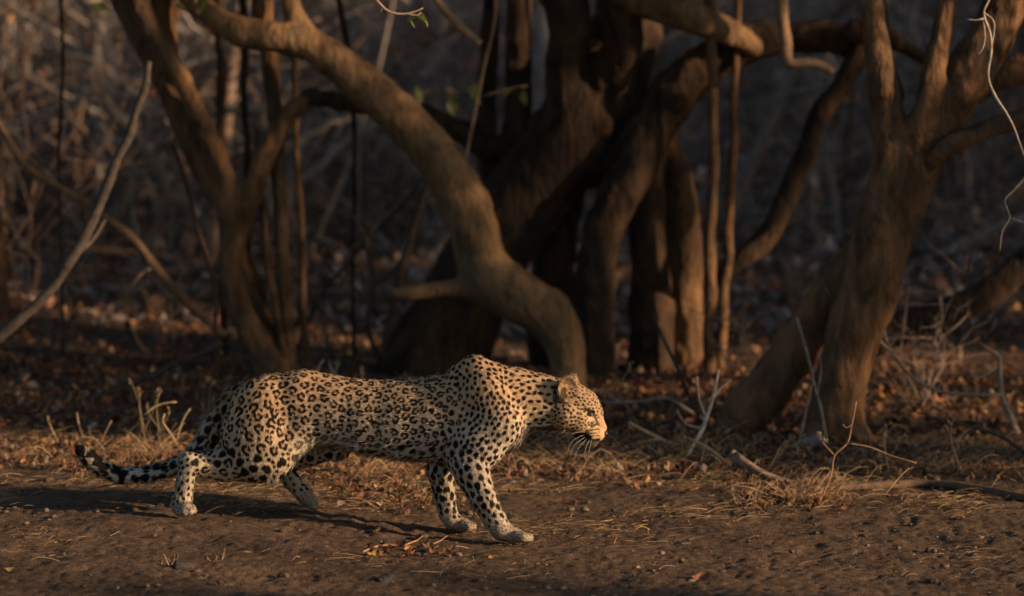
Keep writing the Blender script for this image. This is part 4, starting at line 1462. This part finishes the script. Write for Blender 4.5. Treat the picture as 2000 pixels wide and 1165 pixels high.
def coat(X, tag, N, U, W):
    """colour of the fur at points X: tawny ground, black rosettes and spots"""
    n = len(X)
    who = np.zeros(n, int)
    iR2 = (1 / SR ** 2).astype(np.float32)
    Cf = SC.astype(np.float32)
    mid = Cf.mean(0)
    Cf = Cf - mid
    c2 = (Cf ** 2).sum(1)
    for a in range(0, n, 6000):
        p = (X[a:a + 6000] - mid).astype(np.float32)
        d2 = (p ** 2).sum(1)[:, None] + c2[None] - 2 * p @ Cf.T
        who[a:a + 6000] = np.argmin(d2 * iR2[None], 1)
    q = X - SC[who]
    q = q + 0.0008 * np.stack([noise3(X[:, 0] * 160, X[:, 1] * 160, X[:, 2] * 160 + 7 * k) for k in range(3)], 1)
    u = (q * ST[who]).sum(1) / np.sqrt(SEL[who])
    v = (q * SB[who]).sum(1) * np.sqrt(SEL[who])
    w = (q * SN[who]).sum(1)
    rr = np.sqrt(u * u + v * v + 0.3 * w * w)
    th = np.arctan2(v, u)
    am, phs = S_am[who], S_ph[who]
    Rv = SR[who] * (1 + am[:, 0] * np.cos(2 * th + phs[:, 0]) + am[:, 1] * np.cos(3 * th + phs[:, 1]) + 0.5 * am[:, 2] * np.cos(5 * th + phs[:, 2]))
    x = rr / Rv
    ros = S_ros[who]
    soft = 0.0011 / SR[who]
    solid = sstep(1 + soft, 1 - soft, x)
    ring = sstep(1.04 + soft, 1.04 - soft, x) * sstep(0.34 - soft, 0.34 + soft, x)
    gap = np.zeros(n)
    for k in range(3):
        da = np.abs((th - S_gap[who][:, k] + math.pi) % (2 * math.pi) - math.pi)
        gap = np.maximum(gap, sstep(S_gw[who][:, k] * 0.62 + 0.1, S_gw[who][:, k] * 0.62 - 0.1, da) * (S_gw[who][:, k] > 0))
    ring = ring * (1 - gap)
    dark = np.where(ros, ring, solid)
    inner = np.where(ros, sstep(0.8, 0.5, x), 0)
    # ground colour
    tawny = np.array((0.67, 0.455, 0.262))
    cream = np.array((0.71, 0.605, 0.475))
    white = np.array((0.78, 0.72, 0.62))
    top = sstep(880, 760, W)
    base = cream + (tawny - cream) * np.clip(top, 0, 1)[:, None]
    leg = is_tag(tag, 'foreleg', 'paw', 'hindfoot', 'shank')
    base[leg] = np.array((0.56, 0.475, 0.365))
    base[is_tag(tag, "paw")] = np.array((0.36, 0.30, 0.23))
    th_ = is_tag(tag, 'thigh')
    base[th_] = (tawny + (np.array((0.64, 0.51, 0.35)) - tawny) * sstep(790, 900, W)[:, None])[th_]
    hd = is_tag(tag, 'head', 'face')
    base[hd] = np.array((0.53, 0.37, 0.22))
    fc = is_tag(tag, 'face') & (U > 1158)
    base[fc] = np.array((0.43, 0.285, 0.165))
    und = (N[:, 2] < -0.35) & is_tag(tag, 'torso', 'neck', 'shoulder', 'thigh')
    fade = (sstep(-0.25, -0.7, N[:, 2]) * is_tag(tag, 'torso', 'neck', 'shoulder', 'thigh'))[:, None]
    base = base * (1 - fade) + white * fade
    fold = (is_tag(tag, 'torso', 'thigh') & (W > 846)) * sstep(560, 590, U) * sstep(710, 680, U) * sstep(846, 862, W)
    base = base + (white - base) * fold[:, None] * 0.55
    dark = dark * (1 - 0.25 * fold)
    jw = is_tag(tag, 'jaw')
    base[jw] = white * 0.95
    tl = is_tag(tag, 'tail')
    base[tl] = (tawny * 0.8 + (white - tawny * 0.8) * sstep(440, 380, U)[:, None])[tl]
    tan = tawny * np.array((0.80, 0.72, 0.66))
    base = base + (tan - base) * (0.75 * inner * (1 - dark))[:, None]
    # markings of their own
    black = np.array((0.011, 0.009, 0.008))
    mz = is_tag(tag, 'muzzle')
    rows = np.abs(((W - 838) / 6.2 + 0.12 * (U - 1150) / 6) % 1 - 0.5) < 0.22
    dots = np.abs((U / 4.6) % 1 - 0.5) < 0.40
    dark = np.where(mz, (rows & dots & (U < 1172)) * 0.9, dark)
    base[mz] = np.array((0.45, 0.31, 0.185))
    snout = is_tag(tag, 'head', 'face', 'jaw', 'muzzle')
    lip = snout & (np.abs(W - (853 + 0.10 * (U - 1138))) < 8.5 - 0.035 * (U - 1138) ** 2 * (U < 1138) - 0.020 * (U - 1138) ** 2 * (U >= 1138))
    dark = np.where(lip, 1.0, dark)
    mouth = snout & (np.abs(W - (860.5 - 0.05 * (U - 1150))) < 1.7) & (U > 1146) & (U < 1172)
    dark = np.where(mouth, 1.0, dark)
    chin = is_tag(tag, 'jaw') & (U > 1140)
    base[chin] = np.array((0.42, 0.36, 0.29))
    dark = np.where(chin & ~lip & ~mouth, 0.15, dark)
    ex, ew = U - 1156, W - 808
    rim = is_tag(tag, 'head', 'face') & (np.hypot((ex + 1) * 0.72, (ew - 1) * 1.2) < 6.4)
    dark = np.where(rim, 1.0, dark)
    brow = is_tag(tag, 'head', 'face') & (np.abs(ew + 7 - 0.22 * (ex + 6)) < 2.6) & (ex > -15) & (ex < 6)
    dark = np.where(brow, 0.97, dark)
    tear = is_tag(tag, 'face', 'head') & (np.abs(ex - 5.5 - 0.30 * ew) < 2.4) & (ew > 2) & (ew < 24)
    dark = np.where(tear, 0.85, dark)
    pale = is_tag(tag, 'face', 'head') & (np.hypot((ex - 0) / 7, (ew - 12) / 4.5) < 1) & ~tear
    base[pale] = np.array((0.66, 0.52, 0.38))
    dark = np.where(pale, 0, dark)
    bridge = is_tag(tag, 'face') & (U > 1163) & (W < 842)
    base[bridge] = np.array((0.40, 0.265, 0.16))
    dark = np.where(bridge & ~tear, 0, dark)
    er = is_tag(tag, 'ear')
    face_dir = np.where((X[:, 1] > ys(1110) + 0.0)[:, None], np.array([[0.86, 0.42, 0.16]]), np.array([[0.50, -0.85, 0.16]]))
    front = (N * face_dir).sum(1) > 0.15
    base[er & front] = np.array((0.46, 0.31, 0.17))
    base[er & ~front] = np.array((0.70, 0.55, 0.40))
    dark = np.where(er & ~front & (W > 750) & (W < 764), 0.95, np.where(er, 0.0, dark))
    dark = np.where(er & front & (np.hypot((U - 1102) / 8, (W - 770) / 13) < 1), 0.85, dark)
    behind = is_tag(tag, 'neck', 'head') & (np.hypot((U - 1087) / 6, (W - 772) / 22) < 1)
    dark = np.where(behind, np.maximum(dark, 0.75), dark)
    gut = is_tag(tag, 'jaw', 'neck') & (np.abs(W - 836) < 4 + 2 * noise3(U * .1, 0, 0)) & (U > 1035) & (U < 1098)
    dark = np.where(gut, 0.85, dark)
    # rings and tip of the tail
    band = (np.sin((U * 0.8 - W * 0.45) * 0.27) > 0.05) & (N[:, 2] > -0.35)
    dark = np.where(tl & (U < 255) & band, 1.0, dark)
    dark = np.where(tl & (U < 168) & (N[:, 2] + 0.5 * N[:, 0] > -0.25), 1.0, dark)
    base[tl & (U < 200)] *= 0.55
    out = base + (black - base) * dark[:, None]
    return out


COATV = coat(LV, TAG, LN, LU, LW)


def mat_coat():
    m, nt, b = new_mat('coat_skin')
    a = nt.nodes.new('ShaderNodeAttribute')
    a.attribute_name = 'col'
    nt.links.new(a.outputs['Color'], b.inputs['Base Color'])
    b.inputs['Roughness'].default_value = 0.75
    b.inputs['Specular IOR Level'].default_value = 0.15
    return m


def mat_fur():
    m, nt, b = new_mat('coat_fur')
    a = nt.nodes.new('ShaderNodeAttribute')
    a.attribute_name = 'fur_col'
    nrm = nt.nodes.new('ShaderNodeAttribute')
    nrm.attribute_name = 'fur_nrm'
    nt.links.new(a.outputs['Color'], b.inputs['Base Color'])
    nt.links.new(nrm.outputs['Vector'], b.inputs['Normal'])
    b.inputs['Roughness'].default_value = 0.6
    b.inputs['Specular IOR Level'].default_value = 0.18
    return m


base_pt = np.array([G(700, 1035)[0], 0.2, 0.0])
leo = thing('leopard', 'spotted leopard stalking to the right with its head held low', 'leopard', base_pt)
mesh_obj('body', LV, LQ, mat_coat(), leo, True, COATV)


def build_fur(n, seed):
    r = np.random.default_rng(seed)
    T = np.vstack([LQ[:, [0, 1, 2]], LQ[:, [0, 2, 3]]])
    A = np.linalg.norm(np.cross(LV[T[:, 1]] - LV[T[:, 0]], LV[T[:, 2]] - LV[T[:, 0]]), axis=1)
    cen = LV[T].mean(1)
    nrm = LN[T].mean(1)
    wgt = A * np.where(nrm[:, 1] < 0.45, 1.0, 0.4)
    hd = np.isin(TAG[T[:, 0]], [TAGS.index(x) for x in ('head', 'face', 'muzzle', 'jaw', 'ear', 'paw')])
    wgt = wgt * np.where(hd, 1.6, 1.0)
    ti = r.choice(len(T), size=n, p=wgt / wgt.sum())
    a, b = r.random(n), r.random(n)
    sw = a + b > 1
    a[sw], b[sw] = 1 - a[sw], 1 - b[sw]
    t3 = T[ti]
    w0, w1, w2 = (1 - a - b)[:, None], a[:, None], b[:, None]
    X = LV[t3[:, 0]] * w0 + LV[t3[:, 1]] * w1 + LV[t3[:, 2]] * w2
    N = LN[t3[:, 0]] * w0 + LN[t3[:, 1]] * w1 + LN[t3[:, 2]] * w2
    N /= np.linalg.norm(N, axis=1, keepdims=True)
    Fl = FLOW[t3[:, 0]]
    tag = TAG[t3[:, 0]]
    U, W = design(X)
    C = coat(X, tag, N, U, W)
    Fl = Fl + r.normal(0, 0.16, Fl.shape) + 0.25 * np.stack([noise3(X[:, 0] * 30, X[:, 1] * 30, X[:, 2] * 30 + 5 * k) for k in range(3)], 1)
    Fl = Fl + np.array([0, 0, -0.25])
    Tn = Fl - N * (Fl * N).sum(1, keepdims=True)
    Tn /= np.linalg.norm(Tn, axis=1, keepdims=True) + 1e-9
    L = np.full(n, 0.0054)
    L[is_tag(tag, 'head')] = 0.0062
    L[is_tag(tag, 'face', 'muzzle')] = 0.0028
    L[is_tag(tag, 'jaw')] = 0.0085
    L[is_tag(tag, 'ear')] = 0.006
    L[is_tag(tag, 'paw')] = 0.0038
    L[is_tag(tag, 'foreleg', 'hindfoot')] = 0.0062
    L[is_tag(tag, 'tail')] = 0.012
    belly = sstep(-0.2, -0.7, N[:, 2]) * is_tag(tag, 'torso', 'thigh')
    L = L * (1 + 1.6 * belly) * r.uniform(0.7, 1.25, n)
    guard = (r.random(n) < 0.07) & ~is_tag(tag, 'face', 'muzzle', 'head', 'paw')
    L = np.where(guard, L * 1.9, L)
    lift = np.where(guard, 0.35, 0.0) + np.where(is_tag(tag, 'tail'), 0.55, 0.30) + 0.25 * belly + np.abs(r.normal(0, 0.10, n))
    d0 = Tn * 0.85 + N * (lift + 0.25)[:, None]
    d0 /= np.linalg.norm(d0, axis=1, keepdims=True)
    d1 = Tn + N * (lift * 0.45)[:, None]
    d1 /= np.linalg.norm(d1, axis=1, keepdims=True)
    p0 = X - N * 0.0008
    p1 = p0 + d0 * (L * 0.4)[:, None]
    p2 = p1 + d1 * (L * 0.6)[:, None]
    pos = np.stack([p0, p1, p2], 1).astype(np.float32)
    cu = bpy.data.hair_curves.new('fur')
    cu.add_curves([3] * n)
    cu.attributes['position'].data.foreach_set('vector', pos.ravel())
    rd = cu.attributes.get('radius') or cu.attributes.new('radius', 'FLOAT', 'POINT')
    fat = np.where(is_tag(tag, 'face', 'muzzle'), 0.00042, 0.00062)
    rad = (np.array([[1.0, 0.85, 0.18]]) * fat[:, None]).astype(np.float32)
    rd.data.foreach_set('value', rad.ravel())
    C = np.clip(C * r.uniform(0.84, 1.16, (n, 1)), 0, 0.92).astype(np.float32)
    ca = cu.attributes.new('fur_col', 'FLOAT_VECTOR', 'CURVE')
    ca.data.foreach_set('vector', C.ravel())
    na = cu.attributes.new('fur_nrm', 'FLOAT_VECTOR', 'CURVE')
    Nf = N + r.normal(0, 0.32, N.shape)
    Nf /= np.linalg.norm(Nf, axis=1, keepdims=True)
    na.data.foreach_set('vector', Nf.astype(np.float32).ravel())
    cu.materials.append(mat_fur())
    o = bpy.data.objects.new('fur', cu)
    COL.objects.link(o)
    adopt(o, leo)
    return o


build_fur(330000, 6)
try:
    scene.cycles_curves.shape = 'RIBBONS'
except Exception:
    pass


def ball(name, c, r, mat, parent, scale=(1, 1, 1), seg=14, rings=10):
    v, q = [], []
    for i in range(rings + 1):
        a = math.pi * i / rings
        for j in range(seg):
            b = 2 * math.pi * j / seg
            v.append((math.sin(a) * math.cos(b), math.sin(a) * math.sin(b), math.cos(a)))
    for i in range(rings):
        for j in range(seg):
            q.append((i * seg + j, (i + 1) * seg + j, (i + 1) * seg + (j + 1) % seg, i * seg + (j + 1) % seg))
    V = np.array(v) * r * np.array(scale) + np.asarray(c)
    return mesh_obj(name, V, np.array(q), mat, parent)


def mat_eye():
    m, nt, b = new_mat('leopard_eye')
    b.inputs['Base Color'].default_value = (0.22, 0.24, 0.22, 1)
    b.inputs['Roughness'].default_value = 0.06
    b.inputs['Specular IOR Level'].default_value = 0.8
    b.inputs['Coat Weight'].default_value = 1.0
    b.inputs['Coat Roughness'].default_value = 0.03
    return m


M_EYE = mat_eye()
M_PUPIL = mat_plain('pupil', (0.006, 0.006, 0.006), 0.1, 0.6)
M_NOSE = mat_plain('nose_leather', (0.055, 0.03, 0.028), 0.45, 0.4)
M_WHISK = mat_plain('whisker', (0.62, 0.58, 0.53), 0.4, 0.5)
for s in (-1, 1):
    c = lp(1155.5, 809.5, s * 0.0318)
    e = ball('eye', c, 0.0074, M_EYE, leo)
    ball('pupil', c + np.array([0.0047, s * 0.0040, 0.0008]), 0.0030, M_PUPIL, e)
nb = MB()
c = lp(1182.0, 846.5, -0.003)
for (ox, oz, sx, sy, sz) in ((0, 0, 0.0092, 0.0150, 0.0086), (-0.006, -0.008, 0.009, 0.011, 0.009)):
    v, q = [], []
    for i in range(9):
        a = math.pi * i / 8
        for j in range(12):
            b = 2 * math.pi * j / 12
            v.append((math.sin(a) * math.cos(b) * sx + ox, math.sin(a) * math.sin(b) * sy, math.cos(a) * sz + oz))
    for i in range(8):
        for j in range(12):
            q.append((i * 12 + j, (i + 1) * 12 + j, (i + 1) * 12 + (j + 1) % 12, i * 12 + (j + 1) % 12))
    nb.add(np.array(v) + c, np.array(q))
nb.build('nose', M_NOSE, leo)
# whiskers, sweeping down from the upper lip
for (x0, y0, x1, y1, x2, y2) in [(1148, 844, 1125, 845, 1111, 852), (1146, 847, 1118, 862, 1108, 886), (1149, 850, 1124, 868, 1112, 890), (1151, 852, 1130, 876, 1122, 897),
                                 (1154, 854, 1144, 876, 1142, 898), (1157, 855, 1152, 874, 1149, 892), (1119, 818, 1104, 826, 1092, 838), (1112, 834, 1104, 840, 1096, 848)]:
    A, B, C_ = lp(x0, y0, -.030), lp(x1, y1, -.062), lp(x2, y2, -.075)
    mb = MB()
    mb.tube(smooth_path(np.array([A, B, C_]), 0.008), np.linspace(0.0005, 0.00018, len(smooth_path(np.array([A, B, C_]), 0.008))), 4)
    mb.build('whisker', M_WHISK, leo)
    mb = MB()
    A, B, C_ = lp(x0, y0, .030), lp(x1, y1, .062), lp(x2, y2, .075)
    pth = smooth_path(np.array([A, B, C_]), 0.008)
    mb.tube(pth, np.linspace(0.0005, 0.00018, len(pth)), 4)
    mb.build('whisker', M_WHISK, leo)

# ================================================================== SMALL PLANTS AND SINGLE LEAVES
GREENS_ = (0.13, 0.115, 0.06)
TAN = (0.40, 0.29, 0.17)
weeds = [
    ('thin green stalk with a forked top standing left of the leopard\'s rump', [[(284, 872, 5), (276, 820, 4), (272, 795, 4), (272, 768, 3)], [(276, 815, 3), (264, 765, 2), (254, 748, 2)], [(280, 845, 3), (300, 800, 2), (306, 780, 2)]], GREENS_, [(272, 766, 'seed', 16), (254, 746, 'seed', 12)]),
    ('stalk with a dry flower head close against the leopard\'s rump', [[(404, 850, 5), (408, 800, 4), (411, 748, 4)], [(406, 820, 3), (398, 790, 2)], [(407, 810, 3), (418, 785, 2)]], GREENS_, [(411, 744, 'flower', 34), (398, 788, 'seed', 14), (418, 783, 'seed', 14)]),
    ('weed with seedy side shoots behind the leopard\'s tail', [[(312, 880, 5), (310, 840, 4), (306, 800, 3), (310, 770, 2)], [(310, 850, 3), (325, 822, 2), (330, 805, 2)], [(309, 835, 3), (292, 812, 2), (288, 798, 2)]], GREENS_, [(310, 768, 'seed', 18), (330, 803, 'seed', 14), (288, 796, 'seed', 14)]),
    ('bent straw stems crossing left of the leopard\'s tail root', [[(352, 880, 4), (335, 850, 4), (318, 826, 4), (322, 808, 3)], [(345, 866, 3), (352, 836, 3), (362, 812, 3), (372, 798, 2)], [(280, 812, 4), (300, 796, 4), (322, 788, 3), (345, 786, 3)]], TAN, []),
    ('pale hooked straw standing above the tail tip', [[(212, 892, 3), (196, 868, 3), (182, 857, 3), (160, 854, 3), (158, 852, 2)], [(196, 868, 2), (206, 845, 2), (218, 822, 2)]], (0.32, 0.24, 0.15), []),
    ('tiny seed stalk near the left edge', [[(118, 872, 3), (106, 850, 3), (96, 826, 2)]], TAN, [(95, 822, 'seed', 14)]),
    ('thin wiry stalk left of the tail tip', [[(170, 872, 3), (156, 838, 3), (150, 806, 2)]], TAN, []),
    ('green grass stalk with seed heads just beyond the leopard\'s nose', [[(1258, 872, 4), (1240, 820, 4), (1222, 790, 4), (1200, 760, 4), (1216, 742, 3), (1230, 722, 3)], [(1200, 760, 3), (1184, 772, 3), (1176, 788, 3)], [(1200, 760, 3), (1196, 745, 2)]], GREENS_, [(1231, 718, 'seed', 20), (1178, 766, 'seed', 26), (1196, 740, 'seed', 20)]),
    ('red-brown branching weed in front of the ruddy tree', [[(1598, 985, 5), (1622, 930, 4), (1630, 890, 4), (1655, 866, 4), (1664, 830, 3), (1672, 784, 3)], [(1655, 866, 3), (1700, 874, 3), (1740, 890, 2), (1790, 905, 2)], [(1630, 890, 3), (1608, 866, 2), (1598, 850, 2)], [(1664, 830, 2), (1652, 836, 2), (1646, 828, 2)]], (0.26, 0.16, 0.10), [(1598, 848, 'flower', 16), (1612, 860, 'flower', 14)]),
    ('seed stalk with plump husks right of the ruddy tree', [[(1880, 930, 4), (1866, 890, 4), (1856, 850, 3), (1862, 818, 2)]], (0.32, 0.2, 0.12), [(1856, 842, 'seed', 34), (1864, 816, 'flower', 12)]),
    ('dry seed spike standing before the ruddy tree', [[(1738, 930, 4), (1730, 890, 3), (1726, 840, 3)]], (0.28, 0.19, 0.12), [(1727, 846, 'seed', 30), (1722, 868, 'flower', 18)]),
    ('low dry sprig beside the pale stone-like stump', [[(1560, 900, 4), (1556, 872, 3), (1548, 856, 3)], [(1556, 872, 2), (1566, 852, 2)]], (0.34, 0.26, 0.18), [(1546, 854, 'flower', 20), (1568, 850, 'flower', 16)]),
    ('short grey stalk left of the ruddy tree\'s foot', [[(1692, 905, 4), (1690, 870, 3), (1692, 826, 3)]], GREENS_, [(1692, 824, 'seed', 14)]),
    ('curled dry stem rising behind the leopard\'s hips', [[(612, 790, 4), (618, 740, 4), (624, 715, 4), (634, 703, 3)]], (0.48, 0.36, 0.24), []),
    ('dry stem with a pale tuft behind the leopard\'s back', [[(656, 790, 4), (652, 740, 4), (645, 715, 3), (643, 705, 3)], [(654, 760, 3), (656, 722, 3), (662, 710, 2)]], (0.45, 0.38, 0.3), [(658, 708, 'flower', 18)]),
    ('straight cut stub rising behind the leopard\'s back', [[(709, 790, 6), (708, 745, 6), (706, 717, 6)]], (0.42, 0.27, 0.16), []),
    ('green leafy sprig behind the middle of the leopard\'s back', [[(806, 800, 4), (802, 755, 3), (796, 738, 3), (788, 725, 2)]], GREENS_, [(798, 742, 'leaf', 18), (794, 736, 'leaf', 20), (788, 727, 'leaf', 16)]),
    ('reddish stub close behind the leopard\'s rump', [[(452, 800, 6), (452, 775, 6), (453, 757, 5)]], (0.34, 0.19, 0.12), []),
]
for lab, paths, col, tips in weeds:
    dead_branch('dry_weed', lab, 'weed', None, paths, col, 5, M_STRAW, 0.02, None, tips)

dead_branch('hanging_twig', 'thin twig with a few green leaves hanging in at the top', 'twig', 1.2,
            [[(610, -480, 6), (660, -260, 5), (700, -90, 4), (720, -25, 4), (742, 8, 4), (762, 24, 4), (790, 28, 4), (812, 22, 4), (826, 16, 3)], [(790, 28, 3), (815, 30, 3), (822, 24, 2)], [(748, 15, 2), (744, 24, 2)]], (0.32, 0.24, 0.19), 5, M_TWIG, 0.02, None,
            [(808, 28, 'leaf', 30), (816, 30, 'leaf', 34), (822, 26, 'leaf', 26), (818, 34, 'leaf', 26), (804, 34, 'leaf', 22)])
dead_branch('leafy_shoot', 'dim green leaves on a shoot beside the dark inner trunk', 'shoot', YC - .4,
            [[(905, 330, 5), (920, 260, 5), (934, 190, 6), (945, 130, 6), (965, 40, 6), (968, -30, 6), (960, -300, 7)], [(934, 190, 4), (880, 182, 4), (820, 172, 3)], [(934, 190, 3), (990, 175, 3), (1030, 168, 2)]], (0.16, 0.12, 0.08), 5, M_TWIG, 0.05, None,
            [(815, 168, 'leaf', 44), (850, 178, 'leaf', 40), (880, 185, 'leaf', 44), (905, 172, 'leaf', 48), (928, 165, 'leaf', 36), (1000, 172, 'leaf', 34), (1020, 176, 'leaf', 34)])
dead_branch('leafy_shoot', 'few green leaves hanging at the top beside the forked tree', 'shoot', YL - .3,
            [[(380, -420, 5), (360, -150, 5), (350, -25, 4), (346, -5, 4), (344, 10, 3)], [(372, -300, 5), (380, -25, 4), (384, 5, 3), (387, 28, 2)], [(385, -250, 4), (395, -25, 3), (400, -8, 3)]], (0.16, 0.12, 0.08), 5, M_TWIG, 0.03, None,
            [(345, 6, 'leaf', 34), (400, -6, 'leaf', 34), (396, -2, 'leaf', 30)])


def straw_tuft(label, px, py, n, height, spread, seed):
    r = np.random.default_rng(seed)
    g = G(px, py)
    tt = thing('straw_tuft', label, 'straw tuft', g)
    for i in range(n):
        a = r.uniform(0, 6.28)
        L = height * r.uniform(.5, 1.2)
        out = spread * r.uniform(.3, 1.2)
        droop = r.uniform(0, .8)
        t_ = np.linspace(0, 1, 6)
        rad = out * t_
        z = L * (t_ - droop * t_ ** 2 * .8)
        b = g + np.array([r.normal(0, .02), r.normal(0, .02), -.005])
        pts = np.stack([b[0] + rad * math.cos(a), b[1] + rad * math.sin(a), b[2] + np.maximum(z, .004)], 1)
        mb = MB()
        mb.tube(pts, r.uniform(.0008, .0017) * np.linspace(1, .35, 6), 4, np.array((0.48, 0.34, 0.19)) * r.uniform(.5, 1.2))
        mb.build('straw', M_STRAW, tt)
    return tt


for lab, px, py, n, h_, sp_, seed in [
    ('mound of broken straw at the cut branch end', 1558, 985, 46, .13, .15, 1),
    ('low straw tuft below the white dead shoot', 1300, 905, 26, .10, .16, 2),
    ('straw tuft under the leopard\'s chin', 1100, 905, 30, .10, .16, 3),
    ('thin straw tuft between the ruddy tree and the right edge', 1830, 925, 24, .11, .15, 4),
    ('dry tuft behind the leopard\'s tail', 300, 895, 30, .13, .16, 5),
    ('sparse straw tuft at the left edge', 40, 905, 16, .10, .13, 6),
    ('straw tuft seen under the leopard\'s belly', 715, 935, 26, .09, .16, 7),
    ('small straw tuft left of the cut branch end', 1462, 985, 12, .10, .07, 8),
    ('straw tuft right of the leopard\'s chest', 1215, 925, 22, .08, .15, 9),
    ('little tuft of stubble at the bottom left', 335, 1105, 8, .045, .02, 10),
    ('stubble tuft below the leopard\'s belly shadow', 425, 1095, 8, .04, .02, 11),
]:
    straw_tuft(lab, px, py, n, h_, sp_, seed)


def single_leaf(label, px, py, L_px, col, yaw, seed, curl=.5):
    r = np.random.default_rng(seed)
    g = G(px, py)
    L = L_px * mpp(g[1])
    v, q = leaf_shape(L, L * r.uniform(.5, .75), curl, r.uniform(.1, .6), 6)
    v = v + r.normal(0, .03, v.shape) * L
    v = v @ rot(yaw, r.uniform(-.25, .25), r.uniform(-.5, -.2)).T
    v[:, 2] -= v[:, 2].min() - 0.001
    mb = MB()
    mb.add(v + g, q, None, col)
    st = v[1] + g
    mb.tube(np.array([st, st + np.array([-math.cos(yaw), -math.sin(yaw), .1]) * L * .35]), [.0011, .0006], 4, np.array(col) * .6)
    return setp(mb.build('fallen_leaf', M_LEAF), label, 'leaf', 'single leaves fallen on the bare earth')


YEL, ORG, BRN, PAL = (0.52, 0.33, 0.07), (0.42, 0.22, 0.08), (0.22, 0.10, 0.06), (0.55, 0.45, 0.18)
for i, (lab, px, py, L_px, col) in enumerate([
    ('yellow leaf lying right of the leopard on open earth', 1350, 962, 32, ORG), ('small tan leaf just right of the yellow one', 1390, 972, 20, (0.36, 0.26, 0.14)),
    ('bright yellow leaf by the crumpled spray below the belly', 728, 1087, 30, YEL), ('pale yellow leaf under the leopard\'s belly', 777, 978, 28, PAL),
    ('yellowish leaf in the leopard\'s shadow', 738, 1040, 26, (0.34, 0.24, 0.07)), ('red-brown leaf at the bottom right', 1372, 1134, 40, BRN),
    ('little orange leaf below the near forepaw', 960, 1093, 18, ORG), ('yellow-green leaf between the forelegs', 915, 990, 22, PAL),
    ('dark green leaf before the far foreleg', 827, 946, 34, (0.06, 0.085, 0.03)), ('tiny pink-tan leaf at the far right bottom', 1247, 1112, 14, ORG),
    ('curled brown leaf right of the far forepaw', 1120, 985, 26, BRN), ('dark curled leaf scrap in front of the leopard', 1108, 1012, 24, (0.09, 0.05, 0.04)),
    ('rust leaf near the right bottom corner', 1880, 1015, 24, BRN), ('tan leaf beneath the straw mound', 1530, 968, 36, (0.50, 0.34, 0.18)),
    ('brown leaf by the leopard\'s hind paw', 275, 985, 22, BRN), ('dull yellow leaf at the left bottom corner', 20, 1118, 26, (0.24, 0.17, 0.06)),
    ('orange leaf left of the straw mound', 1300, 945, 22, ORG), ('orange leaf beneath the tail', 255, 957, 22, ORG),
]):
    single_leaf(lab, px, py, L_px, col, i * 1.9, 100 + i)

# the crumpled spray of leaves and twigs below the belly
g = G(800, 1082)
tt = thing('leaf_spray', 'broken spray of crumpled brown leaves and twigs below the belly', 'leaf spray', g)
for i, p in enumerate([[(708, 1082, 5), (745, 1070, 5), (790, 1072, 5), (830, 1078, 4), (880, 1092, 3)], [(790, 1072, 4), (812, 1064, 3), (826, 1054, 2)], [(830, 1078, 3), (856, 1068, 3), (874, 1056, 2)], [(745, 1070, 3), (728, 1064, 2), (712, 1062, 2)]]):
    q = np.array([(*(Gs([a], [b])[0] + np.array([0, 0, .008 + .004 * i])), w * .5 * PX) for a, b, w in p])
    tube_wood('twig', q, M_TWIG, tt, 6, 3.3 + i, (0.26, 0.16, 0.10), .02)
r_ = np.random.default_rng(4)
for i in range(16):
    g_ = G(r_.uniform(715, 885), r_.uniform(1070, 1092))
    v, q = leaf_shape(r_.uniform(.03, .055), r_.uniform(.018, .03), r_.uniform(.3, 1.6), r_.uniform(.3, 1.2), 6)
    v = (v + r_.normal(0, .0012, v.shape)) @ rot(r_.uniform(0, 6.28), r_.uniform(-.6, .6), r_.uniform(-.9, .9)).T
    v[:, 2] -= v[:, 2].min() - .002
    mb = MB()
    mb.add(v + g_, q, None, LEAF_COLS[r_.integers(4)] * r_.uniform(.6, 1.2))
    mb.build('leaf', M_LEAF, tt)

# pale stone at the ruddy tree's foot
F_ = Field(G(1585, 876) - .12, G(1585, 876) + .14, .006)
c = G(1585, 876)
F_.cone(c + np.array([-.035, 0, .01]), c + np.array([.03, 0, .02]), .030, .034, .01)
F_.cone(c + np.array([.0, .0, .02]), c + np.array([.012, .01, .045]), .026, .012, .015)
V_, Q_ = F_.surface(1)
V_ = V_ + vnormals(V_, Q_) * (.006 * fbm(V_[:, 0] * 40, V_[:, 1] * 40, V_[:, 2] * 40, 3))[:, None]
setp(mesh_obj('stone', V_, Q_, mat_bark('stone_grey', (0.17, 0.14, 0.115), (0.32, 0.28, 0.24), (0.25, 0.2, 0.16), 30, .4)), 'pale stone at the foot of the ruddy tree', 'stone')
# dark clods at the bottom of the view
for i, (lab, px, py, w) in enumerate([('dark earth clod at the bottom near the middle', 752, 1132, 40), ('dark earth clod in the lower right corner', 1825, 1140, 30), ('dark clod below the straw at the right', 1235, 1138, 26), ('dark clod left of the bottom middle', 350, 1108, 34)]):
    c = G(px, py)
    R_ = w * .5 * PX
    F_ = Field(c - R_ * 2.4, c + R_ * 2.4, max(.003, R_ / 7))
    r_ = np.random.default_rng(50 + i)
    for k in range(4):
        o = r_.normal(0, .45, 3) * R_ * np.array([1.2, .7, .15])
        F_.cone(c + o, c + o + r_.normal(0, .3, 3) * R_ * np.array([1, 1, .2]), R_ * .5, R_ * .4, R_ * .3)
    V_, Q_ = F_.surface(1)
    V_ = V_ + vnormals(V_, Q_) * (R_ * .22 * fbm(V_[:, 0] * 60, V_[:, 1] * 60, V_[:, 2] * 60, 3))[:, None]
    setp(mesh_obj('earth_clod', V_, Q_, M_CLOD, None, True, np.full((len(V_), 3), .045)), lab, 'clod', 'dark clods on the bare earth')
